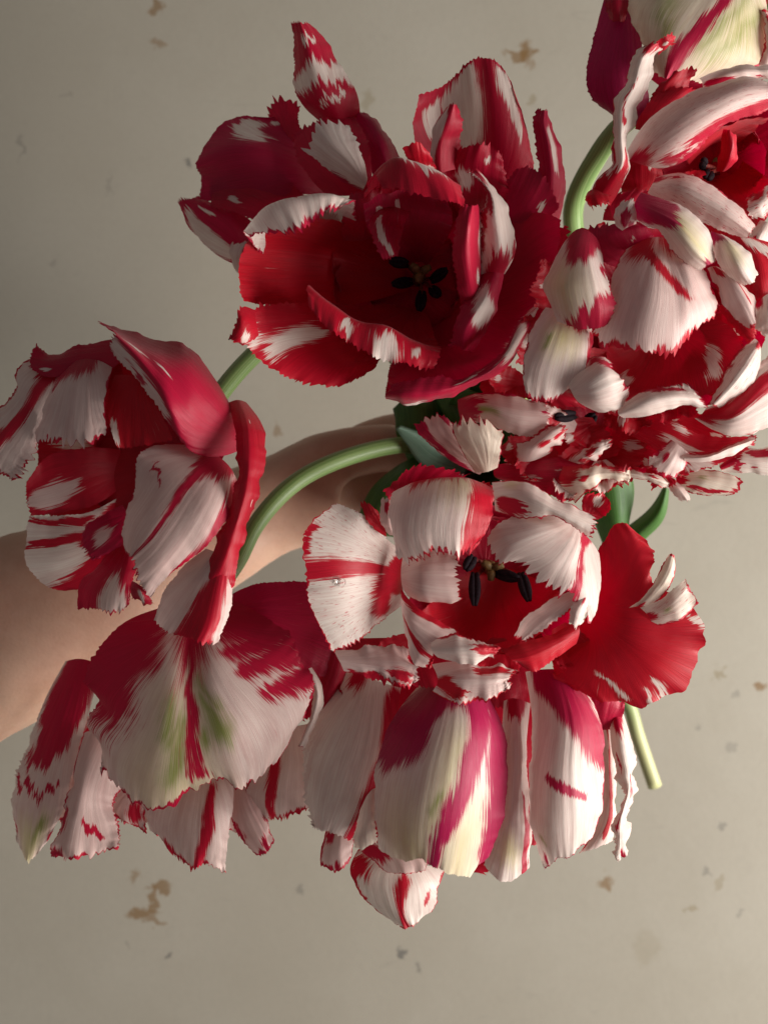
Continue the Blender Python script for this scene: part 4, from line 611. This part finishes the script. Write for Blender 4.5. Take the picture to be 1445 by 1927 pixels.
pet('620,1130,-.5 700,1130,-.1 800,1120,0 900,1150,0|610,1190,-.3 700,1180,.3 790,1158,.3 902,1170,.1|680,1282,-.4 740,1225,0 800,1195,.1 890,1183,0', 0, 'r.3 .1,-.3,.7;r.35 .35,.1,.25;r.2 .3,.95,.12', (1.6,.8,.6), (1.6,.4,0), mag=.08, yl=.3, ruf=1.2)
pet('880,1140,-.3 960,1150,-.2 1040,1180,-.4|880,1160,0 960,1175,.1 1050,1205,-.2|890,1180,-.3 960,1195,-.2 1040,1220,-.4', 0, 'r.3 .6,-.5,.3', (1,.6,.6), (.8,.4,0), mag=.15, yl=.15)
pet('560,900,-2 620,960,-1.6 700,980,-1.4 780,960,-1.2|580,980,-2.2 660,1030,-1.6 740,1050,-1.2 840,1030,-1|560,1060,-2.2 640,1110,-1.4 740,1110,-1 860,1090,-.6', 1, mag=.1)
pet('840,900,-1.8 860,960,-1.4 940,980,-1 1000,990,-.8|800,980,-1.8 830,1040,-1.2 900,1070,-.8 960,1080,-.6|740,1040,-1.8 780,1120,-1.2 860,1150,-.8 940,1140,-.6', 1, 'w.3 .7,-.2,.25', (1,1,1.6), mag=.08, pk=.2, ruf=.8)
pet('820,860,-1.2 790,920,-.6 800,980,-.4|900,880,-1.2 860,940,-.4 850,1000,-.2|980,900,-1.2 960,950,-.5 930,1010,-.3', 1, 'w.35 .7,0,.2', (1,1,1.5), mag=.05, ruf=1)
pet('480,760,-1.2 500,830,-.7 540,890,-.6|560,780,-1 580,850,-.3 620,900,-.3|660,820,-1 690,860,-.4 760,900,-.3', 1, 'w.3 .5,0,.1', (1,1,1.8), mag=.15, ruf=1)
pet('320,780,-1.6 300,830,-1.2 340,860,-1|420,760,-1.6 430,830,-1 440,860,-.8|540,780,-1.6 520,840,-1 530,880,-.8', 1, mag=.2)
pet('1250,1120,-1.4 1320,1072,-1.2 1400,1060,-1.1 1480,1050,-1|1255,1140,-1.1 1330,1105,-.7 1400,1110,-.6 1490,1110,-.6|1270,1155,-1.4 1340,1160,-1.1 1400,1165,-1 1490,1172,-1', 0, 'r.1 .1,0,.4;r.1 .32,-.6,.1 .3,.8,.14;r.1 .6,-.5,.3 .8,-.6,.3;r.2 .55,.6,.06', (.4,.3,.5), mag=.3)
cup(760, 1010, 250, -3.2, -1.8, 6, 1, .2, .7)
cup(740, 1040, 330, -3.8, -2.4, 6, 1, .7, .5)
for (x, y, a, l, w_, d, rd, st, pk_) in ((760, 960, 150, 150, 130, -1.4, 1, 'w.35 .8,0,.3', .2), (800, 1060, 60, 170, 150, -1.2, 1, 'w.35 .8,.2,.3', .2),
        (700, 1050, 110, 180, 150, -1.1, 1, 'w.3 .75,-.3,.3', .3), (880, 1040, 30, 170, 130, -1.0, 1, 'w.3 .7,.4,.25', .2), (600, 1060, 140, 170, 130, -1.2, 1, 'w.3 .7,0,.25', .4),
        (680, 980, 200, 150, 110, -1.0, 0, 'r.35 .6,0,.4', .3), (930, 980, 350, 170, 120, -1.2, 1, 'w.3 .8,0,.2', .1), (520, 1040, 160, 140, 120, -1.4, 1, 'w.3 .7,.3,.2', .4),
        (640, 890, 170, 150, 120, -1.3, 1, 'w.3 .7,0,.3', .3), (780, 1110, 80, 130, 150, -.9, 0, 'r.35 .3,0,.5', .2), (680, 1140, 120, 120, 120, -.8, 0, 'r.4 .5,.3,.4', .2),
        (980, 1120, 60, 120, 110, -.9, 1, 'w.3 .8,0,.35', .2), (860, 920, 10, 140, 100, -.9, 1, 'w.3 .7,-.3,.2', .1), (590, 1150, 130, 120, 110, -1.2, 1, 'w.35 .7,0,.3', .5), (1080, 950, 22, 220, 150, -1.2, 1, 'w.3 .8,0,.2', .1), (480, 800, 190, 150, 120, -1.2, 1, 'w.3 .7,0,.2', .3)):
    ruffle(x, y, a, l, w_, d, rd, st, pk=pk_, ruf=1.4, edge=(.6, .6, 1.0) if not rd else (0, 0, 0), wl=1.8)
stamens((690, 960, -3.6), [((680, 930, -1.0), (600, 938, -.6)), ((720, 960, -2.6), (760, 930, -2.2))], False)
stem([(1120, 810, -3), (1090, 820, -5), (990, 830, -8), (872, 872, -11), (965, 1080, -16), (1090, 1240, -18.5), (1180, 1320, -19.6), (1200, 1385, -20), (1232, 1480, -20.4)], .0036)

# --- upper right open bloom
flower('freckled pink and white tulip at the upper right with a twisted white ribbon petal', (1150, 900, -4), 1.2, V2)
pet('440,1160,-1 470,1030,-.3 575,900,.5 580,760,.9 570,640,1.1 630,480,1.4 690,310,1.6 745,258,1.6|490,1130,-.6 560,1030,.2 625,900,1 620,760,1.3 630,620,1.5 690,480,1.9 750,310,2 825,235,2|560,1150,-1 620,1050,-.3 672,920,.5 660,780,.8 712,640,1 772,480,1.3 822,320,1.5 915,195,1.6', 0, 'r.12 0,0,1.2 .15,0,1 .24,.3,.5;r.06 .3,-.7,.1 .45,-.85,.14;r.06 .5,.3,.08 .6,.0,.1 .7,-.25,.07 .78,.1,.05;r.15 .3,.5,.3;r.15 1,0,.6 .95,.6,.3', (.9,.6,1.8), (.4,0,1), mag=.15, ruf=1.0)
pet('430,1080,-.8 420,1120,-.6 435,1180,-.6|470,1060,-.3 480,1110,0 500,1165,0|560,1070,-.6 560,1110,-.3 545,1160,-.3', 1, jag=(1.2,1.2,2.6), mag=.05)
pet('820,235,2 880,190,2.1 905,172,2|830,260,1.8 890,230,2 925,215,1.9|830,310,1.4 880,270,1.6 922,265,1.6', 1, 'w.3 .4,0,.25', (1,1.5,1.5), mag=.1)
pet('660,840,0 780,670,.8 920,560,1.2 1100,480,1.4 1300,425,1.4 1405,432,1.2|680,900,.2 830,740,1.6 980,630,2.2 1140,550,2.4 1300,490,2.4 1470,480,2|760,930,.2 900,820,1.6 1040,720,2.1 1170,640,2.3 1320,570,2.3 1500,540,2|840,950,0 1000,890,.9 1095,800,1.2 1180,705,1.4 1300,665,1.4 1500,600,1.2', 0, 'r.25 0,0,.35;r.35 .4,.75,.25 .6,.65,.2 .75,.8,.35 .95,.6,.3;r.3 .15,.7,.25', (.3,2,1.5), (0,2.2,1.5), mag=.3, fr=.7, pk=.35, ruf=.35)
pet('820,990,.3 960,965,.8 1150,1050,1 1280,1150,1 1377,1262,.9|790,1040,.4 950,1050,1.3 1110,1130,1.5 1240,1210,1.5 1352,1302,1.2|770,1080,.2 900,1160,.7 1050,1240,.9 1180,1290,.9 1320,1342,.7', 0, 'r.25 0,-.6,.3;r.2 .15,-.6,.15', (.8,.4,.6), (.5,0,.3), mag=.3, fr=.9, pk=.25, ruf=.3)
pet('1000,920,-2.6 950,880,-1 900,880,-.4 850,940,0|1060,860,-3 1080,800,-1.4 1100,760,-.6 1110,740,.2|1160,800,-3 1240,720,-1.4 1280,690,-.6 1300,670,.4|1260,820,-3 1380,720,-1.4 1420,690,-.6 1480,640,.4', 1, mag=.05)
pet('1020,940,-3 990,960,-1 960,980,0 950,990,.4|1080,1000,-3.2 1090,1060,-1.4 1100,1080,-.2 1110,1090,.6|1180,1000,-3.2 1220,1120,-1.4 1240,1150,-.2 1260,1180,.6|1260,960,-3.2 1360,1130,-1.4 1390,1200,-.4 1400,1260,.4|1300,900,-3.2 1450,1000,-1.6 1480,1040,-.6 1510,1080,.2', 1, mag=.05, tone=.1)
pet('1150,960,-1.6 1170,860,-.8 1180,780,-.4 1200,720,-.2|1190,960,-1.3 1230,870,-.3 1245,800,0 1240,730,.1|1210,950,-1.6 1260,900,-1 1270,830,-.6 1265,760,-.4', 1, mag=.2, jag=(.3,.3,.3))
pet('1010,965,-.3 1050,955,.2 1090,965,.3|1010,985,-.2 1050,990,.4 1080,1000,.4|1010,1005,-.3 1050,1010,.2 1070,1015,.2', 1, 'w.3 .4,0,.2', (.6,.6,1), mag=.1)
pet('1440,1030,.4 1380,1080,.5 1320,1110,.4|1460,1080,.7 1390,1150,.9 1325,1180,.7|1500,1170,.6 1430,1220,.7 1360,1230,.5', 0, 'r.3 0,0,.3;r.3 .5,-.8,.4', (1.6,1,1), (1.5,.5,.5), mag=.1, fr=1)
pet('1400,1230,.2 1360,1290,.5 1330,1340,.6|1440,1240,.5 1400,1320,.8 1370,1390,.7|1500,1260,.3 1460,1350,.5 1430,1420,.4', 0, 'r.3 .8,-.5,.15', (.8,.8,1.6), pk=.2, mag=.2)
pet('780,600,-1.4 800,520,-.8 850,470,-.6 900,450,-.6|860,600,-1.2 880,500,-.5 930,430,-.3 960,385,-.2|960,560,-1.2 1000,470,-.6 1040,420,-.4 1050,375,-.3', 1, jag=(1,.6,1.6), mag=.12, ruf=1)
pet('700,720,-1.4 740,620,-.8 800,540,-.6 860,480,-.5|780,740,-1.2 840,640,-.6 920,560,-.4 1000,490,-.2|840,760,-1.2 900,660,-.8 1000,570,-.6 1100,510,-.4', 1, mag=.15)
pet('640,1110,-1.8 620,1000,-1 650,900,-.6 680,820,-.5|740,1090,-1.5 760,980,-.6 760,900,-.2 760,840,-.1|880,1050,-1.8 860,980,-.8 850,940,-.5 840,900,-.4', 1, 'w.3 .7,.2,.1', mag=.12)
pet('520,1230,-2 540,1150,-1.4 600,1080,-1|620,1230,-1.8 660,1130,-1 720,1060,-.7|740,1180,-2 800,1120,-1.2 820,1060,-.9', 1, mag=.3)
pet('1060,440,-.6 1180,390,-.3 1300,368,-.2 1450,352,-.2|1080,465,-.4 1200,420,.2 1310,400,.3 1470,400,.2|1080,500,-.6 1200,460,0 1320,440,.1 1480,450,.1', 0, 'r.15 .1,.5,.4 .4,.8,.3;r.2 .8,.8,.2', mag=.35, pk=.2)
cup(1140, 900, 300, -4.2, -1.9, 6)
cup(1160, 900, 420, -4.8, -3, 6, 1, .5)
stamens((1180, 960, -4.2), [((1090, 930, -1.8), (1075, 900, -1.4)), ((1120, 960, -1.8), (1100, 1000, -1.4))], False)
stem([(1345, 310, -3), (1330, 330, -5), (1180, 560, -9), (885, 880, -12.5), (985, 1080, -17), (1075, 1230, -22)])

# --- bloom at the top corner
flower('tulip seen from outside at the top corner, cream petal with crimson midrib and green veins', (700, 640, -4.4), -.2, V2)
pet('640,-100,-2 650,40,-1.8 720,200,-1.6 800,400,-1.8|850,-120,-1 830,60,-.6 830,220,-.5 850,430,-1|1200,-120,-.6 1080,80,-.3 960,270,-.3 880,440,-.8|1330,-120,-.8 1250,80,-.4 1120,280,-.4 980,450,-1|1405,-100,-1.4 1445,100,-1.2 1405,330,-1.2 1100,460,-1.6', 0, 'r.07 0,.2,.12 .4,.12,.13 .7,.02,.16 1,-.1,.22;g.3 .1,-.45,.03 .6,-.4,.03;g.3 .2,.5,.02 .7,.3,.03;g.3 .3,.8,.02 .75,.5,.04;y.4 .5,.6,.5', mag=.5, yl=.35, jag=(.3,.5,.5))
pet('540,-60,-2.6 470,200,-2.6 423,400,-2.6 445,540,-2.8 560,630,-3|640,-60,-2.2 620,200,-1.8 600,400,-1.8 620,560,-2.2 650,700,-2.6|720,-40,-2.4 740,250,-2 760,420,-2 780,600,-2.6 760,700,-3', 1, mag=.9, tone=.25, jag=(.8,.3,.3), ruf=.3)
pet('530,-40,-2 535,30,-1.8 545,110,-2|590,-60,-1.8 600,20,-1.4 610,120,-1.6|660,-60,-2 660,20,-1.7 650,120,-1.8', 1, mag=.3, jag=(1,.5,.5))
pet('1390,360,-1.4 1425,230,-1 1420,110,-1 1400,40,-1|1440,370,-1.3 1460,240,-.8 1450,120,-.8 1420,50,-.9|1500,370,-1.6 1510,240,-1.2 1500,120,-1.2 1480,60,-1.2', 0, 'r.2 .8,0,.4;r.2 .3,.3,.4', (1.4,.4,1), (1,0,1), mag=.1, pk=.1)
pet('760,420,-2.2 900,300,-1.8 1000,100,-1.7 1050,-80,-1.8|900,520,-2.2 1100,420,-1.7 1250,250,-1.5 1300,-60,-1.6|1000,560,-2.6 1250,480,-2.2 1420,350,-2 1480,0,-2', 1, mag=.4)
leaf('1425,-20,-2.6 1428,5,-2.5 1434,18,-2.5|1440,-20,-2.2 1442,8,-2.1 1442,20,-2.1|1460,-20,-2.4 1458,5,-2.3 1450,18,-2.3')
stem([(1195, 215, -3.6), (1165, 240, -4.4), (1120, 300, -6), (1080, 385, -7.6), (1085, 490, -9.4), (1040, 660, -11.5), (890, 860, -13), (1000, 1090, -17.5), (1090, 1280, -22)], .0046)

# --- leaves: unseen fans added to block light from the hand, then visible ones
for k in range(18):
    FL['root'] = [o for o in bpy.data.objects if o.type == 'EMPTY'][k % 9]
    th = math.radians(-66 + 17 * (k % 9) + 8 * (k // 9)); far = 1 + .25 * (k // 9); ex, ey = math.cos(th), math.sin(th); cs = []
    for j in (-1, 0, 1):
        t = []
        for f, wf, d in ((20, .25, -13.5), (80, .8, -11), (120, 1.0, -8), (145, .8, -6.2), (152, .15, -5.4)):
            yy = j * 56 * wf; f = f * far; dd = d + (.5 if j else 0) - .6 * (k % 2) - 1.6 * (k // 9)
            t.append('%.1f,%.1f,%.2f' % (850 + ex * f - ey * yy, 885 + ey * f + ex * yy, dd))
        cs.append(' '.join(t))
    leaf('|'.join(cs))
FL['root'] = [o for o in bpy.data.objects if o.type == 'EMPTY'][7]
leaf('1095,870,-9 1100,930,-9.5 1120,985,-10 1150,1060,-11|1140,860,-8 1150,930,-8.6 1158,985,-9.2 1165,1060,-10.5|1180,870,-8.6 1192,925,-9 1182,985,-9.6 1172,1060,-11')
leaf('1150,1010,-11 1190,985,-10 1225,955,-9 1250,915,-8|1165,1030,-10.6 1203,1000,-9.5 1238,965,-8.4 1254,918,-7.8|1175,1045,-11 1215,1012,-10 1248,975,-9 1257,922,-8.2')
FL['root'] = [o for o in bpy.data.objects if o.type == 'EMPTY'][0]
leaf('870,900,-9 800,880,-8 765,835,-7.2 746,806,-6.6|885,870,-8.6 830,850,-7.4 785,820,-6.8 750,804,-6.4|890,850,-9.2 845,835,-8.2 800,818,-7.4 754,802,-6.7', M_LEAFB)
leaf('740,770,-9.6 745,790,-9.4 748,820,-9.4 770,870,-10|780,740,-9 785,770,-8.6 790,810,-8.8 810,860,-9.8|830,740,-9.4 830,770,-9.2 830,810,-9.2 840,860,-10')
leaf('815,735,-9.2 830,770,-8.4 850,800,-8.6 860,840,-9.4|850,730,-8.8 865,760,-8 875,800,-8.2 880,840,-9|885,730,-9.4 895,760,-8.8 900,800,-8.8 900,840,-9.6')
leaf('800,850,-9.4 745,880,-8.6 700,920,-8.4 675,975,-8.6|815,870,-9 770,890,-7.6 725,935,-7.4 700,1000,-8|830,890,-9.4 800,910,-8.4 770,950,-8.2 740,1010,-8.6')

# a drop of water on the lower middle bloom
def droplet(px, py, d, r):
    m, nt, out = new_mat('water'); b = NB(nt)
    pr = b.n('ShaderNodeBsdfPrincipled'); pr.inputs['Transmission Weight'].default_value = 1; pr.inputs['IOR'].default_value = 1.33
    pr.inputs['Roughness'].default_value = .02; pr.inputs['Base Color'].default_value = C(.98, .98, .98); nt.links.new(pr.outputs[0], out.inputs[0])
    th = np.linspace(0, math.pi, 14); ph = np.linspace(0, 2 * math.pi, 25)
    S = np.stack((np.sin(th)[:, None] * np.cos(ph), np.sin(th)[:, None] * np.sin(ph) * .92, np.where(np.cos(th) > 0, np.cos(th) * .75, np.cos(th) * .3)[:, None] + 0 * ph), -1) * r + P(px, py, d)
    o = grid_mesh('water_droplet', S, np.zeros(S.shape[:2] + (2,)), m)
    o['label'] = 'tiny clear water bead on the red band of a white petal'; o['category'] = 'droplet'
droplet(642, 1096, 1.62, .0017)

# ---------------------------------------------------------------- forearm and hand holding the stems
def skin_material():
    m, nt, out = new_mat('skin'); b = NB(nt)
    co = b.n('ShaderNodeTexCoord').outputs['Object']
    n = b.noise(b.map(co, (28, 28, 28)), 1, 4, .6); f = b.noise(b.map(co, (420, 420, 420)), 1, 3, .6)
    g = b.noise(b.map(co, (11, 11, 11), (3, 0, 0)), 1, 2, .5)
    c = b.mix(b.ramp(n, .3, .7), C(.52, .30, .21), C(.63, .40, .29))
    c = b.mix(b.ramp(g, .52, .72, 0, .35), c, C(.58, .24, .18))
    c = b.mix(b.ramp(f, .45, .75, 0, .12), c, C(.40, .19, .13))
    vo = b.n('ShaderNodeTexVoronoi'); nt.links.new(b.map(co, (700, 700, 700)), vo.inputs['Vector']); vo.inputs['Scale'].default_value = 1
    pr = b.n('ShaderNodeBsdfPrincipled'); b.put(pr.inputs['Base Color'], c); pr.inputs['Roughness'].default_value = .5
    pr.inputs['Specular IOR Level'].default_value = .35
    pr.inputs['Subsurface Weight'].default_value = .25; pr.inputs['Subsurface Radius'].default_value = (.012, .005, .003); pr.inputs['Subsurface Scale'].default_value = .4
    bu = b.n('ShaderNodeBump'); bu.inputs['Distance'].default_value = .0003; bu.inputs['Strength'].default_value = .25
    nt.links.new(b.math('ADD', f, b.math('MULTIPLY', vo.outputs['Distance'], .6)), bu.inputs['Height']); nt.links.new(bu.outputs[0], pr.inputs['Normal'])
    nt.links.new(pr.outputs[0], out.inputs[0]); return m
def person():
    vs, es, rs = [], [], []
    def add(p, r, parent=None):
        vs.append(tuple(P(*p))); rs.append(r); i = len(vs) - 1
        if parent is not None: es.append((parent, i))
        return i
    # forearm from outside the frame to the wrist, then the palm
    a = add((-330, 1345, -6.4), (.046, .046)); root = a
    for p, r in (((-150, 1268, -7.2), (.0475, .0455)), ((0, 1196, -8.0), (.0455, .043)), ((150, 1122, -9.0), (.0405, .038)), ((300, 1050, -10.2), (.034, .031)),
                 ((420, 995, -11.2), (.029, .025)), ((505, 955, -11.8), (.0275, .022))):
        a = add(p, r, a)
    wrist = a
    palm = add((590, 930, -12.2), (.031, .021), wrist); palm2 = add((670, 915, -12.6), (.034, .019), palm)
    # four fingers wrap over the stems on the side away from the arm, the thumb closes from above
    G = (850, 880)
    for k, (dx, dy, r, l) in enumerate(((-10, -75, .0088, 1.0), (6, -18, .0092, 1.08), (12, 42, .009, 1.02), (0, 98, .0078, .84))):
        kn = add((740 + dx, 885 + dy, -13.2 - .2 * k), (r * 1.25, r * 1.15), palm2)
        m1 = add((815 + dx * l, 880 + dy, -15.2), (r * 1.08, r * 1.05), kn)
        m2 = add((900 + dx * l, 890 + dy, -14.6), (r, r), m1)
        m3 = add((930 + dx * l, 895 + dy, -13.2), (r * .92, r * .9), m2)
        add((905 + dx, 898 + dy, -12.2), (r * .8, r * .75), m3)
    t0 = add((640, 850, -11.2), (.017, .015), palm); t1 = add((720, 840, -11.2), (.0125, .0115), t0)
    t2 = add((780, 850, -11.4), (.0108, .0098), t1); add((825, 862, -11.6), (.0085, .008), t2)
    me = bpy.data.meshes.new('person'); me.from_pydata(vs, es, []); me.materials.append(skin_material())
    o = bpy.data.objects.new('person', me); col.objects.link(o)
    o['label'] = 'bare forearm and fist gripping the tulip stems beneath the blooms'; o['category'] = 'person'
    bpy.context.view_layer.objects.active = o
    sk = o.modifiers.new('skin', 'SKIN'); sk.use_smooth_shade = True; sk.branch_smoothing = .6
    for i, r in enumerate(rs):
        me.skin_vertices[0].data[i].radius = r
    me.skin_vertices[0].data[root].use_root = True
    ss = o.modifiers.new('subdivision', 'SUBSURF'); ss.levels = 3; ss.render_levels = 3
    dp = o.modifiers.new('tendons', 'DISPLACE'); tx = bpy.data.textures.new('tendon_clouds', 'CLOUDS'); tx.noise_scale = .02
    dp.texture = tx; dp.strength = .0022; dp.texture_coords = 'LOCAL'
    return o
person()
